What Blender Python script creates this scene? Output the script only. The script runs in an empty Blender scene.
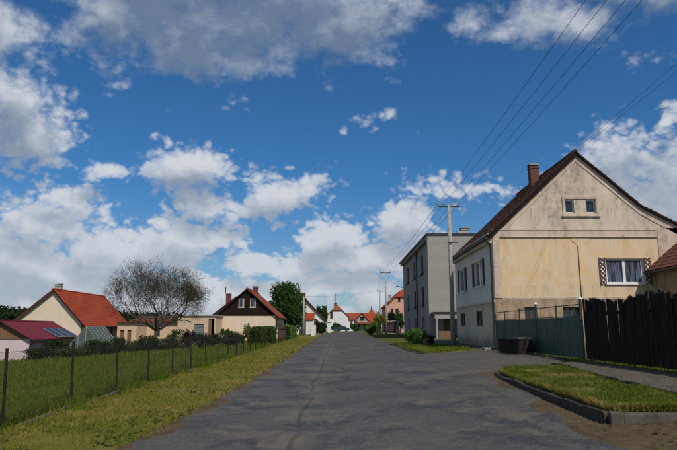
import bpy, bmesh, math, random
import numpy as np
from mathutils import Vector, Matrix
from mathutils.geometry import tessellate_polygon

random.seed(7)
rng = np.random.default_rng(11)
sc = bpy.context.scene
C = sc.collection
R = math.radians

# ------------------------------------------------------------------ camera
EYE = 1.6
FPX = 591.0                     # focal length in photograph pixels (677 px wide)
PITCH = math.atan(105.0 / FPX)
cam_d = bpy.data.cameras.new('camera')
cam_d.sensor_width = 36.0
cam_d.lens = 36.0 * FPX / 677.0
cam_d.clip_start = 0.05
cam_d.clip_end = 12000
cam = bpy.data.objects.new('camera', cam_d)
C.objects.link(cam)
cam.location = (0, 0, EYE)
cam.rotation_euler = (R(90) + PITCH, 0, 0)
sc.camera = cam

# ------------------------------------------------------------------ light
SUN_AZ = R(150)                 # clockwise from the street direction (+Y): behind the viewer, to the right
SUN_EL = R(50)
sd = Vector((math.sin(SUN_AZ) * math.cos(SUN_EL), math.cos(SUN_AZ) * math.cos(SUN_EL), math.sin(SUN_EL)))
sun_d = bpy.data.lights.new('sun', 'SUN')
sun_d.energy = 4.8
sun_d.angle = R(0.53)
sun_d.color = (1.0, 0.93, 0.82)
sun = bpy.data.objects.new('sun', sun_d)
C.objects.link(sun)
sun.location = (30, -40, 60)
sun.rotation_euler = (-sd).to_track_quat('-Z', 'Y').to_euler()

sc.view_settings.view_transform = 'Standard'
sc.view_settings.look = 'None'
sc.view_settings.gamma = 1.0
sc.view_settings.use_curve_mapping = False
sc.view_settings.exposure = -0.30
sc.render.engine = 'CYCLES'
sc.cycles.max_bounces = 4
sc.cycles.transparent_max_bounces = 6

def aim(px, py):
    xr = (px - 338.5) / FPX; yr = (225 - py) / FPX
    c, s = math.cos(PITCH), math.sin(PITCH)
    return Vector((xr, c - yr * s, s + yr * c))

# world: Nishita sky with procedural cumulus, laid out by compass bearing and elevation
world = bpy.data.worlds.new('World')
sc.world = world
world.use_nodes = True
world.cycles.sampling_method = 'NONE'
SKY = 0.10
def build_world():
    nt = world.node_tree
    nt.nodes.clear()
    N = nt.nodes.new; L = nt.links.new
    out = N('ShaderNodeOutputWorld'); bg = N('ShaderNodeBackground')
    bg.inputs['Strength'].default_value = SKY
    L(bg.outputs[0], out.inputs[0])
    sky = N('ShaderNodeTexSky'); sky.sky_type = 'NISHITA'; sky.sun_disc = False
    sky.sun_elevation = SUN_EL; sky.sun_rotation = SUN_AZ
    sky.altitude = 400; sky.air_density = 1.0; sky.dust_density = 0.35; sky.ozone_density = 3.0
    tc = N('ShaderNodeTexCoord')
    # bearing / elevation
    nrm = N('ShaderNodeVectorMath'); nrm.operation = 'NORMALIZE'; L(tc.outputs['Generated'], nrm.inputs[0])
    sp = N('ShaderNodeSeparateXYZ'); L(nrm.outputs[0], sp.inputs[0])
    az = N('ShaderNodeMath'); az.operation = 'ARCTAN2'; L(sp.outputs[0], az.inputs[0]); L(sp.outputs[1], az.inputs[1])
    el = N('ShaderNodeMath'); el.operation = 'ARCSINE'; L(sp.outputs[2], el.inputs[0])
    ae = N('ShaderNodeCombineXYZ'); L(az.outputs[0], ae.inputs[0]); L(el.outputs[0], ae.inputs[1])

    # --- node group: cloud density at (bearing, elevation)
    g = bpy.data.node_groups.new('cloud_density', 'ShaderNodeTree')
    g.interface.new_socket('P', in_out='INPUT', socket_type='NodeSocketVector')
    g.interface.new_socket('D', in_out='OUTPUT', socket_type='NodeSocketFloat')
    g.interface.new_socket('B', in_out='OUTPUT', socket_type='NodeSocketFloat')
    gi = g.nodes.new('NodeGroupInput'); go = g.nodes.new('NodeGroupOutput')
    n = g.nodes.new; l = g.links.new
    def math_(op, a, b=None, c=None, clamp=False):
        m = n('ShaderNodeMath'); m.operation = op; m.use_clamp = clamp
        for i, v in enumerate((a, b, c)):
            if v is None: continue
            if isinstance(v, (int, float)): m.inputs[i].default_value = v
            else: l(v, m.inputs[i])
        return m.outputs[0]
    def noise(scale, detail, rough, off=(0, 0, 0), sx=(1, 1, 1)):
        mp = n('ShaderNodeMapping'); mp.inputs['Location'].default_value = off; mp.inputs['Scale'].default_value = sx
        l(gi.outputs[0], mp.inputs[0])
        t = n('ShaderNodeTexNoise'); t.inputs['Scale'].default_value = scale; t.inputs['Detail'].default_value = detail
        t.inputs['Roughness'].default_value = rough
        l(mp.outputs[0], t.inputs['Vector']); return t
    wn = noise(9, 2, .55, (3, 1, 0))
    w1 = n('ShaderNodeVectorMath'); w1.operation = 'SUBTRACT'; l(wn.outputs['Color'], w1.inputs[0]); w1.inputs[1].default_value = (.5, .5, .5)
    w2 = n('ShaderNodeVectorMath'); w2.operation = 'SCALE'; l(w1.outputs[0], w2.inputs[0]); w2.inputs['Scale'].default_value = 0.10
    wp = n('ShaderNodeVectorMath'); wp.operation = 'ADD'; l(gi.outputs[0], wp.inputs[0]); l(w2.outputs[0], wp.inputs[1])
    BLOBS = [  # x, y, rx, ry, weight (photograph pixels, turned into bearing and elevation)
        (215, 22, 150, 50, 1.05), (330, 22, 100, 46, .95), (120, 25, 60, 42, .8), (240, -15, 190, 60, 1.1),
        (395, 14, 60, 26, .55), (470, 14, 40, 14, .42), (575, 16, 85, 26, .75), (520, 24, 50, 14, .55), (640, -10, 80, 40, .7),
        (12, 118, 52, 58, 1.1), (14, 150, 40, 26, .8), (-30, 90, 60, 90, 1.0), (8, 20, 40, 26, .5),
        (104, 172, 34, 15, .85), (188, 176, 56, 30, 1.0), (275, 190, 62, 24, .95), (225, 205, 70, 20, .85), (318, 180, 34, 20, .5),
        (60, 196, 50, 20, .7), (30, 232, 70, 28, .85), (120, 243, 100, 24, .9), (190, 242, 60, 18, .85), (40, 268, 130, 30, .9),
        (335, 244, 50, 24, .9), (405, 222, 52, 24, .9), (262, 266, 48, 13, .85), (360, 262, 110, 22, .85), (300, 292, 160, 20, .7),
        (365, 120, 24, 9, .6), (392, 115, 10, 7, .45), (470, 188, 80, 16, .5), (430, 240, 40, 20, .6), (20, 185, 26, 9, .6),
        (635, 172, 60, 44, 1.1), (672, 128, 22, 24, .85), (600, 205, 50, 30, .9), (690, 190, 50, 60, 1.0), (600, 150, 22, 14, .6),
        (240, 110, 14, 6, .3), (150, 300, 200, 26, .7), (520, 215, 60, 14, .35)]
    acc = None
    for (x, y, rx, ry, w) in BLOBS:
        d = aim(x, y).normalized()
        a, e = math.atan2(d.x, d.y), math.asin(d.z)
        sx, sy = FPX / rx, FPX / ry / 1.1
        m = n('ShaderNodeVectorMath'); m.operation = 'MULTIPLY_ADD'; l(wp.outputs[0], m.inputs[0])
        m.inputs[1].default_value = (sx, sy, 0); m.inputs[2].default_value = (-a * sx, -e * sy, 0)
        ln = n('ShaderNodeVectorMath'); ln.operation = 'LENGTH'; l(m.outputs[0], ln.inputs[0])
        v = math_('MULTIPLY_ADD', ln.outputs['Value'], -w, w * 1.25)
        acc = v if acc is None else math_('MAXIMUM', acc, v)
    acc = math_('MINIMUM', math_('MAXIMUM', acc, -0.35), .9)
    # unseen cumulus beyond the frame, its cover raised to lift ambient fill
    far = n('ShaderNodeSeparateXYZ'); l(gi.outputs[0], far.inputs[0])
    offaz = math_('MULTIPLY_ADD', math_('ABSOLUTE', far.outputs[0]), 6.0, -3.9, clamp=True)
    offel = math_('MULTIPLY_ADD', far.outputs[1], 6.0, -3.9, clamp=True)
    off = math_('MAXIMUM', offaz, offel)
    big = noise(2.6, 2, .5, (9, 4, 0), (1, 1.7, 1))
    bigv = math_('MULTIPLY_ADD', big.outputs['Fac'], 5.0, -2.1)
    mixn = n('ShaderNodeMix'); mixn.data_type = 'FLOAT'
    l(off, mixn.inputs[0]); l(acc, mixn.inputs[2]); l(bigv, mixn.inputs[3])
    f1 = noise(13, 6, .60, (0, 0, 2), (1, 1.5, 1))
    f2 = noise(30, 4, .5, (5, 2, 1), (1, 1.25, 1))
    f1v = math_('MULTIPLY_ADD', f1.outputs['Fac'], 2.0, -1.0)
    f2v = math_('MULTIPLY_ADD', math_('ABSOLUTE', math_('MULTIPLY_ADD', f2.outputs['Fac'], 2.0, -1.0)), 1.3, -.30)
    lowk = n('ShaderNodeMapRange'); lowk.interpolation_type = 'SMOOTHSTEP'; l(far.outputs[1], lowk.inputs[0])
    lowk.inputs[1].default_value = .30; lowk.inputs[2].default_value = .50; lowk.inputs[3].default_value = 1.0; lowk.inputs[4].default_value = .35
    f2v = math_('MULTIPLY', f2v, lowk.outputs[0])
    hor = n('ShaderNodeMapRange'); hor.interpolation_type = 'SMOOTHSTEP'; l(far.outputs[1], hor.inputs[0])
    hor.inputs[1].default_value = .0; hor.inputs[2].default_value = .24; hor.inputs[3].default_value = .28; hor.inputs[4].default_value = .0
    tot = math_('ADD', math_('ADD', math_('ADD', mixn.outputs[0], hor.outputs[0]), f1v), f2v)
    l(tot, go.inputs[0])
    l(math_('ADD', mixn.outputs[0], math_('MULTIPLY', f1v, .55)), go.inputs[1])

    def M(op, a, b=None, c=None, clamp=False):
        m = N('ShaderNodeMath'); m.operation = op; m.use_clamp = clamp
        for i, v in enumerate((a, b, c)):
            if v is None: continue
            if isinstance(v, (int, float)): m.inputs[i].default_value = v
            else: L(v, m.inputs[i])
        return m.outputs[0]
    def dens(offset):
        a = N('ShaderNodeVectorMath'); a.operation = 'ADD'; L(ae.outputs[0], a.inputs[0]); a.inputs[1].default_value = offset
        gg = N('ShaderNodeGroup'); gg.node_tree = g; L(a.outputs[0], gg.inputs[0]); return gg.outputs
    def sstep(v, lo, hi, tmin=0, tmax=1):
        r = N('ShaderNodeMapRange'); r.interpolation_type = 'SMOOTHSTEP'
        L(v, r.inputs[0]); r.inputs[1].default_value = lo; r.inputs[2].default_value = hi
        r.inputs[3].default_value = tmin; r.inputs[4].default_value = tmax
        return r.outputs[0]
    d0 = dens((0, 0, 0)); d1 = dens((.01, .036, 0))
    d1 = d1[1]; d0b = d0[1]; d0 = d0[0]
    low = sstep(el.outputs[0], .06, .42, 1, 0)
    alpha = M('ADD', M('MULTIPLY', sstep(d0, .10, .55), low), M('MULTIPLY', sstep(d0, .02, .9), M('SUBTRACT', 1.0, low)))
    shade = sstep(d1, .08, 1.15)
    rel = M('MULTIPLY_ADD', M('SUBTRACT', d0, d1), .42, 0)
    rel = M('MULTIPLY', rel, M('MULTIPLY_ADD', low, .6, .4))
    high = sstep(el.outputs[0], .36, .52)
    shade = M('ADD', M('SUBTRACT', shade, rel, clamp=True), M('MULTIPLY', high, .16), clamp=True)
    ramp = N('ShaderNodeValToRGB')
    e = ramp.color_ramp.elements
    e[0].position = 0.0; e[0].color = (.68, .70, .735, 1)
    e[1].position = 1.0; e[1].color = (.165, .225, .32, 1)
    m1 = e.new(.5); m1.color = (.40, .45, .52, 1)
    L(shade, ramp.inputs[0])
    hz = N('ShaderNodeMix'); hz.data_type = 'RGBA'; L(M('MULTIPLY', low, .55), hz.inputs[0]); L(ramp.outputs[0], hz.inputs[6]); hz.inputs[7].default_value = (.56, .605, .67, 1)
    sc_ = N('ShaderNodeVectorMath'); sc_.operation = 'SCALE'; L(hz.outputs[2], sc_.inputs[0]); sc_.inputs['Scale'].default_value = CLOUD_GAIN / SKY
    tm_ = N('ShaderNodeMix'); tm_.data_type = 'RGBA'; L(sstep(el.outputs[0], .0, .30, 1, 0), tm_.inputs[0]); tm_.inputs[6].default_value = (*SKY_TINT, 1); tm_.inputs[7].default_value = (.60, .76, .90, 1)
    tint = N('ShaderNodeVectorMath'); tint.operation = 'MULTIPLY'; L(sky.outputs[0], tint.inputs[0]); L(tm_.outputs[2], tint.inputs[1])
    mix = N('ShaderNodeMix'); mix.data_type = 'RGBA'
    L(M('MULTIPLY', alpha, sstep(el.outputs[0], .30, .50, .95, .80)), mix.inputs[0]); L(tint.outputs[0], mix.inputs[6]); L(sc_.outputs[0], mix.inputs[7])
    L(mix.outputs[2], bg.inputs[0])
CLOUD_GAIN = 1.22
SKY_TINT = (.34, .78, 1.1)
build_world()

# ------------------------------------------------------------------ helpers
def at(px, py, Y):
    """World point at depth Y that the photograph shows at (px, py)."""
    d = aim(px, py); t = Y / d.y
    return Vector((d.x * t, Y, EYE + d.z * t))
def atX(px, py, X):
    """World point on the plane x = X."""
    d = aim(px, py); t = X / d.x
    return Vector((X, d.y * t, EYE + d.z * t))

YK = np.array([-200., -5, 0, 10, 20, 32, 47, 87, 120, 170, 400, 9000])
ZK = np.array([-.6, -.02, 0, .05, .14, .25, .40, .80, 1.0, 1.22, 1.35, 1.35])
def gnd(x, y):
    x = np.asarray(x, float); y = np.asarray(y, float)
    base = np.interp(y, YK, ZK)
    k = np.interp(y, [-50, 15, 31, 60, 110, 9000], [1, 1, .78, .7, .3, .1])
    right = np.interp(x, [0, 4, 8.2, 60, 9000], [0, .2, .52, .6, .6]) * k
    left = np.interp(-x, [0, 5.6, 26, 60, 250, 9000], [0, .07, 1.35, 1.8, 2.6, 2.6])
    fade = np.interp(y, [-50, 60, 120, 400, 9000], [1, 1, .45, .3, .1])
    return base + right - left * fade
def gz(x, y): return float(gnd(x, y))

def vnoise(x, y, s, seed=0):
    """smooth value noise, vectorised"""
    x = np.asarray(x, float) * s + seed * 17.3; y = np.asarray(y, float) * s + seed * 7.7
    xi = np.floor(x); yi = np.floor(y); fx = x - xi; fy = y - yi
    fx = fx * fx * (3 - 2 * fx); fy = fy * fy * (3 - 2 * fy)
    def h(a, b):
        v = np.sin(a * 127.1 + b * 311.7 + seed * 3.1) * 43758.5453
        return v - np.floor(v)
    return (h(xi, yi) * (1 - fx) + h(xi + 1, yi) * fx) * (1 - fy) + (h(xi, yi + 1) * (1 - fx) + h(xi + 1, yi + 1) * fx) * fy

class MB:
    def __init__(s): s.v = []; s.f = []
    def quad(s, a, b, c, d):
        n = len(s.v); s.v += [tuple(a), tuple(b), tuple(c), tuple(d)]; s.f.append((n, n+1, n+2, n+3)); return s
    def poly(s, pts):
        n = len(s.v); s.v += [tuple(p) for p in pts]; s.f.append(tuple(range(n, n + len(pts)))); return s
    def hexa(s, p):
        """8 corners: bottom ring 0-3 counter-clockwise from above, top ring 4-7"""
        n = len(s.v); s.v += [tuple(q) for q in p]
        for f in ((3,2,1,0), (4,5,6,7), (0,1,5,4), (1,2,6,5), (2,3,7,6), (3,0,4,7)): s.f.append(tuple(n+i for i in f))
        return s
    def box(s, x0, x1, y0, y1, z0, z1):
        return s.hexa([(x0,y0,z0),(x1,y0,z0),(x1,y1,z0),(x0,y1,z0),(x0,y0,z1),(x1,y0,z1),(x1,y1,z1),(x0,y1,z1)])
    def obox(s, o, u, v, w, u0, u1, v0, v1, w0, w1):
        """box in a local frame"""
        o = Vector(o); u = Vector(u); v = Vector(v); w = Vector(w)
        P = lambda a, b, c: o + u*a + v*b + w*c
        if u.cross(v).dot(w) < 0: u0, u1 = u1, u0
        return s.hexa([P(u0,v0,w0),P(u1,v0,w0),P(u1,v1,w0),P(u0,v1,w0),P(u0,v0,w1),P(u1,v0,w1),P(u1,v1,w1),P(u0,v1,w1)])
    def slab(s, pts, t):
        """thick polygon: pts counter-clockwise seen from outside, thickness t inwards"""
        pts = [Vector(p) for p in pts]; n = (pts[1]-pts[0]).cross(pts[2]-pts[0]).normalized()
        k = len(s.v); m = len(pts)
        s.v += [tuple(p) for p in pts] + [tuple(p - n*t) for p in pts]
        s.f.append(tuple(range(k, k+m))); s.f.append(tuple(range(k+2*m-1, k+m-1, -1)))
        for i in range(m):
            j = (i+1) % m; s.f.append((k+i, k+m+i, k+m+j, k+j))
        return s
    def tube(s, pts, rad, n=8, caps=True):
        pts = [Vector(p) for p in pts]
        if not hasattr(rad, '__len__'): rad = [rad]*len(pts)
        k0 = len(s.v); prev = None
        for i, p in enumerate(pts):
            d = (pts[min(i+1, len(pts)-1)] - pts[max(i-1, 0)])
            d = d.normalized() if d.length > 1e-9 else Vector((0,0,1))
            if prev is None:
                a = d.orthogonal().normalized()
            else:
                a = prev - d*prev.dot(d)
                a = a.normalized() if a.length > 1e-6 else d.orthogonal().normalized()
            prev = a; b = d.cross(a)
            for j in range(n):
                t = 2*math.pi*j/n
                s.v.append(tuple(p + (a*math.cos(t) + b*math.sin(t))*rad[i]))
        for i in range(len(pts)-1):
            for j in range(n):
                a0 = k0+i*n+j; a1 = k0+i*n+(j+1) % n
                s.f.append((a0, a1, a1+n, a0+n))
        if caps:
            s.f.append(tuple(k0+n-1-j for j in range(n))); e = k0+(len(pts)-1)*n
            s.f.append(tuple(e+j for j in range(n)))
        return s
    def panel(s, o, u, v, nrm, outline, holes=(), reveal=.14, back=True):
        """flat wall with rectangular openings; outline in (u, v) metres, holes (u0, v0, u1, v1); reveals run inwards"""
        o = Vector(o); u = Vector(u); v = Vector(v); nrm = Vector(nrm)
        loops = [[Vector((a, b, 0)) for a, b in outline]]
        for (a0, b0, a1, b1) in holes:
            loops.append([Vector((a0, b0, 0)), Vector((a0, b1, 0)), Vector((a1, b1, 0)), Vector((a1, b0, 0))])
        flat = [p for lp in loops for p in lp]
        k = len(s.v)
        s.v += [tuple(o + u*p.x + v*p.y) for p in flat]
        flip = u.cross(v).dot(nrm) < 0
        for t in tessellate_polygon(loops):
            a, b, c = t
            A, B, Cc = flat[a], flat[b], flat[c]
            ccw = (B-A).cross(Cc-A).z > 0
            if ccw == flip: t = (c, b, a)
            s.f.append(tuple(k+i for i in t))
        for (a0, b0, a1, b1) in holes:
            ring = [(a0,b0),(a1,b0),(a1,b1),(a0,b1)]
            for i in range(4):
                p, q = ring[i], ring[(i+1) % 4]
                P = o + u*p[0] + v*p[1]; Q = o + u*q[0] + v*q[1]
                if flip: s.quad(Q, P, P - nrm*reveal, Q - nrm*reveal)
                else: s.quad(P, Q, Q - nrm*reveal, P - nrm*reveal)
        return s
    def build(s, name, mat, parent=None, smooth=False):
        off = Vector((0,0,0)); p = parent
        while p is not None:
            off += p.location; p = p.parent
        me = bpy.data.meshes.new(name)
        me.from_pydata([tuple(Vector(q) - off) for q in s.v], [], s.f)
        me.materials.append(mat); me.update()
        if smooth:
            me.polygons.foreach_set('use_smooth', [True]*len(me.polygons))
        o = bpy.data.objects.new(name, me); C.objects.link(o); o.parent = parent
        return o

def npmesh(name, V, F, mat, parent=None, smooth=False):
    """numpy mesh: V (n,3); F list of (array of faces (m,k))"""
    off = np.zeros(3); p = parent
    while p is not None:
        off += np.array(p.location); p = p.parent
    me = bpy.data.meshes.new(name)
    V = np.asarray(V, np.float32) - off.astype(np.float32)
    F = [np.asarray(f, np.int32) for f in F if len(f)]
    nl = sum(f.size for f in F); npo = sum(len(f) for f in F)
    me.vertices.add(len(V)); me.vertices.foreach_set('co', V.ravel())
    me.loops.add(nl); me.loops.foreach_set('vertex_index', np.concatenate([f.ravel() for f in F]))
    me.polygons.add(npo)
    tot = np.concatenate([np.full(len(f), f.shape[1], np.int32) for f in F])
    st = np.concatenate([[0], np.cumsum(tot)[:-1]]).astype(np.int32)
    me.polygons.foreach_set('loop_start', st)
    if smooth: me.polygons.foreach_set('use_smooth', np.ones(npo, bool))
    me.update(calc_edges=True); me.validate()
    me.materials.append(mat)
    o = bpy.data.objects.new(name, me); C.objects.link(o); o.parent = parent
    return o

def tag(o, label=None, cat=None, group=None, kind=None):
    if label: o['label'] = label
    if cat: o['category'] = cat
    if group: o['group'] = group
    if kind: o['kind'] = kind
    return o
def thing(name, loc, label, cat, group=None):
    o = bpy.data.objects.new(name, None); C.objects.link(o)
    o.location = loc; o.empty_display_size = .3
    return tag(o, label, cat, group)
def piece(name, mesh, parent, loc, rot=(0,0,0), scale=(1,1,1)):
    """an object that shares mesh data with its look-alikes; loc in world metres"""
    o = bpy.data.objects.new(name, mesh); C.objects.link(o); o.parent = parent
    off = Vector((0,0,0)); p = parent
    while p is not None:
        off += p.location; p = p.parent
    o.location = Vector(loc) - off; o.rotation_euler = rot; o.scale = scale
    return o
def copy_thing(root, loc, label):
    r = root.copy(); C.objects.link(r); r.location = loc; r['label'] = label
    for ch in list(root.children):
        c = ch.copy(); C.objects.link(c); c.parent = r
        for gch in list(ch.children):
            d = gch.copy(); C.objects.link(d); d.parent = c
    return r

# ------------------------------------------------------------------ materials
def nodes_of(name):
    m = bpy.data.materials.new(name); m.use_nodes = True
    nt = m.node_tree; b = nt.nodes['Principled BSDF']
    return m, nt, b
class NT:
    """small helper around a node tree"""
    def __init__(s, nt): s.nt = nt
    def n(s, t): return s.nt.nodes.new('ShaderNode' + t)
    def l(s, a, b): s.nt.links.new(a, b)
    def setin(s, sock, v):
        if isinstance(v, (int, float, tuple, list)): sock.default_value = v
        else: s.l(v, sock)
    def pos(s): return s.n('NewGeometry').outputs['Position']
    def noise(s, scale, detail=4, rough=.55, vec=None, stretch=None, dist=0):
        t = s.n('TexNoise'); t.inputs['Scale'].default_value = scale; t.inputs['Detail'].default_value = detail
        t.inputs['Roughness'].default_value = rough; t.inputs['Distortion'].default_value = dist
        v = vec if vec is not None else s.pos()
        if stretch:
            m = s.n('VectorMath'); m.operation = 'MULTIPLY'; s.l(v, m.inputs[0]); m.inputs[1].default_value = stretch; v = m.outputs[0]
        s.l(v, t.inputs['Vector']); return t.outputs['Fac']
    def m(s, op, a, b=None, c=None, clamp=False):
        x = s.n('Math'); x.operation = op; x.use_clamp = clamp
        for i, v in enumerate((a, b, c)):
            if v is not None: s.setin(x.inputs[i], v)
        return x.outputs[0]
    def ramp(s, v, lo, hi, a=0, b=1):
        r = s.n('MapRange'); r.interpolation_type = 'SMOOTHSTEP'
        s.l(v, r.inputs[0]); r.inputs[1].default_value = lo; r.inputs[2].default_value = hi
        r.inputs[3].default_value = a; r.inputs[4].default_value = b; return r.outputs[0]
    def mix(s, f, a, b):
        x = s.n('Mix'); x.data_type = 'RGBA'
        s.setin(x.inputs[0], f)
        for i, v in ((6, a), (7, b)):
            if isinstance(v, (tuple, list)): x.inputs[i].default_value = (*v[:3], 1)
            else: s.l(v, x.inputs[i])
        return x.outputs[2]
    def bump(s, bsdf, h, strength=.3, dist=.02):
        x = s.n('Bump'); x.inputs['Strength'].default_value = strength; x.inputs['Distance'].default_value = dist
        s.l(h, x.inputs['Height']); s.l(x.outputs[0], bsdf.inputs['Normal'])

def simple(name, c1, c2=None, scale=3.0, rough=.8, detail=5, bump=0, bscale=40, bdist=.01, metal=0, stretch=None, spec=None):
    m, nt, b = nodes_of(name); t = NT(nt)
    b.inputs['Roughness'].default_value = rough; b.inputs['Metallic'].default_value = metal
    if spec is not None: b.inputs['Specular IOR Level'].default_value = spec
    if c2 is None: c2 = tuple(x*.75 for x in c1)
    f = t.ramp(t.noise(scale, detail, .6, stretch=stretch), .3, .7)
    t.l(t.mix(f, c1, c2), b.inputs['Base Color'])
    if bump: t.bump(b, t.noise(bscale, 4, .6), bump, bdist)
    return m
def plaster(name, c1, c2, stain=(.2,.18,.15), stain_amt=.5, scale=1.2, streak=True, bump=.25, lo=.5, hi=.78, runs=(), damp=None):
    """painted plaster: cloudy tone, rain streaks and blotches, fine grain"""
    m, nt, b = nodes_of(name); t = NT(nt)
    b.inputs['Roughness'].default_value = .9; b.inputs['Specular IOR Level'].default_value = .2
    base = t.mix(t.ramp(t.noise(scale, 6, .65), .3, .7), c1, c2)
    st = t.noise(.9, 6, .7, stretch=(1.6, 1.6, .35)) if streak else t.noise(.7, 6, .7)
    bl = t.noise(3.2, 7, .7)
    s_ = t.m('MULTIPLY', t.ramp(st, lo, hi), t.ramp(bl, .3, .7))
    base = t.mix(t.m('MULTIPLY', s_, stain_amt), base, stain)
    if runs or damp is not None:
        z_ = t.n('SeparateXYZ'); t.l(t.pos(), z_.inputs[0]); z_ = z_.outputs[2]
        drip = t.ramp(t.noise(1.0, 7, .75, stretch=(5, 5, .12)), .46, .66)
        for (lv, ln, am) in runs:   # rain running off a ledge at height lv
            k = t.m('MULTIPLY', t.m('MULTIPLY', t.ramp(z_, lv - ln, lv, 0, 1), t.m('LESS_THAN', z_, lv)), drip)
            base = t.mix(t.m('MULTIPLY', k, am), base, stain)
        if damp is not None:        # splashed dirt and rising damp at the foot
            zz = t.m('ADD', z_, t.m('MULTIPLY_ADD', t.noise(1.3, 6, .7), -1.1, .55))
            base = t.mix(t.ramp(zz, damp, damp + .75, .8, 0), base, tuple(x*.75 for x in stain))
    pale = t.m('MULTIPLY', t.ramp(t.noise(1.7, 8, .72, stretch=(1, 1, .7)), .52, .62), t.ramp(t.noise(6.5, 5, .7), .35, .6))
    base = t.mix(t.m('MULTIPLY', pale, .35), base, tuple(min(.75, x*1.18 + .05) for x in c2))
    fine = t.ramp(t.noise(26, 5, .7), .35, .75)
    base = t.mix(t.m('MULTIPLY', fine, .22), base, tuple(x*.7 for x in c2))
    wv = t.n('TexNoise'); wv.inputs['Scale'].default_value = 1.5; wv.inputs['Detail'].default_value = 6; t.l(t.pos(), wv.inputs['Vector'])
    wa = t.n('VectorMath'); wa.operation = 'MULTIPLY_ADD'; t.l(wv.outputs['Color'], wa.inputs[0]); wa.inputs[1].default_value = (.9,.9,.9); t.l(t.pos(), wa.inputs[2])
    vo = t.n('TexVoronoi'); vo.feature = 'DISTANCE_TO_EDGE'; vo.inputs['Scale'].default_value = .55; t.l(wa.outputs[0], vo.inputs['Vector'])
    ck = t.m('MULTIPLY', t.ramp(vo.outputs['Distance'], .002, .014, 1, 0), t.ramp(t.noise(.8, 3), .5, .6))
    base = t.mix(t.m('MULTIPLY', ck, .55*stain_amt), base, stain)
    t.l(base, b.inputs['Base Color'])
    t.bump(b, t.noise(22, 8, .7), bump, .02)
    return m
def leafmat(name, c1, c2, c3=None, transl=.25, dry=None):
    m, nt, b = nodes_of(name); t = NT(nt)
    geo = t.n('NewGeometry')
    rnd = geo.outputs['Random Per Island']
    base = t.mix(t.ramp(t.noise(.9, 3), .35, .65), c1, c2)
    base = t.mix(t.m('MULTIPLY', rnd, .7), base, c3 or tuple(x*.55 for x in c1))
    if dry:
        base = t.mix(t.m('MULTIPLY', t.ramp(t.noise(.55, 5, .65), .48, .66), .75), base, dry)
    t.l(base, b.inputs['Base Color']); b.inputs['Roughness'].default_value = .75
    b.inputs['Specular IOR Level'].default_value = .08
    tr = t.n('BsdfTranslucent'); t.l(base, tr.inputs['Color'])
    mx = t.n('MixShader'); mx.inputs[0].default_value = transl
    t.l(b.outputs[0], mx.inputs[1]); t.l(tr.outputs[0], mx.inputs[2])
    t.l(mx.outputs[0], nt.nodes['Material Output'].inputs[0])
    return m
def tilemat(name, c1, c2, c3):
    m, nt, b = nodes_of(name); t = NT(nt)
    rnd = t.n('NewGeometry').outputs['Random Per Island']
    base = t.mix(rnd, c1, c2)
    base = t.mix(t.m('MULTIPLY', t.ramp(t.noise(1.3, 6, .7), .45, .75), .6), base, c3)
    t.l(base, b.inputs['Base Color']); b.inputs['Roughness'].default_value = .85
    b.inputs['Specular IOR Level'].default_value = .2
    t.bump(b, t.noise(40, 4), .2, .01)
    return m
def glassmat(name, c=(.02,.025,.03)):
    m, nt, b = nodes_of(name)
    b.inputs['Base Color'].default_value = (*c, 1); b.inputs['Roughness'].default_value = .06
    b.inputs['Specular IOR Level'].default_value = .6
    return m

M = {}
M['glass'] = glassmat('dark window glass')
M['glass_blue'] = glassmat('curtained window glass', (.06,.075,.11))
def curtain_glass():
    m = M['glass_blue']; t = NT(m.node_tree); b = m.node_tree.nodes['Principled BSDF']
    f = t.ramp(t.noise(3.0, 4, .6, stretch=(4.5, 4.5, .25)), .38, .66)
    t.l(t.mix(f, (.018,.022,.034), (.13,.155,.21)), b.inputs['Base Color'])
curtain_glass()
M['white_frame'] = simple('white window paint', (.72,.72,.70), (.62,.62,.60), 6, .5)
M['brown_frame'] = simple('brown window paint', (.10,.045,.03), (.06,.028,.02), 6, .6)
M['cream_frame'] = simple('cream window paint', (.55,.48,.36), (.48,.41,.30), 6, .6)
M['cream'] = plaster('weathered cream gable plaster', (.64,.53,.41), (.55,.45,.35), (.15,.135,.115), .8, lo=.40, hi=.64, runs=[(8.15, .9, .6), (11.2, 2.2, .7)])
M['ochre'] = plaster('ochre panel plaster', (.68,.47,.245), (.65,.52,.37), (.36,.27,.20), .55, lo=.46, hi=.7, runs=[(6.5, .9, .45), (3.95, .7, .6), (3.5, .35, .5)])
M['pink_trim'] = plaster('pinkish trim plaster', (.61,.49,.38), (.56,.42,.33), (.20,.165,.14), .8, lo=.4, hi=.66)
M['plinth'] = plaster('stained bare wall base', (.48,.36,.25), (.30,.20,.13), (.14,.09,.06), .8, scale=2.5, lo=.4, hi=.65, damp=.7)
M['side_upper'] = plaster('pale side wall plaster', (.70,.68,.58), (.64,.61,.51), (.36,.33,.28), .45, runs=[(6.2, 1.0, .5), (4.1, .7, .6)])
M['side_lower'] = plaster('cream side wall base', (.64,.56,.41), (.54,.47,.34), (.20,.17,.13), .7, runs=[(3.1, .6, .6)], damp=.75)
M['grey_plaster'] = plaster('rough grey render', (.33,.315,.285), (.28,.265,.24), (.16,.15,.135), .6, runs=[(7.4, 1.2, .5), (4.2, 1.0, .5), (10, 1.5, .5)], damp=.8)
M['grey_light'] = None
M['cream_house'] = plaster('smooth cream render', (.71,.58,.44), (.66,.53,.40), (.42,.34,.26), .35, streak=False)
M['peach'] = plaster('peach render', (.60,.44,.31), (.55,.40,.28), (.30,.22,.16), .5)
M['pale_pink'] = plaster('pale pink block wall', (.62,.50,.50), (.56,.45,.44), (.35,.28,.27), .4)
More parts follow.
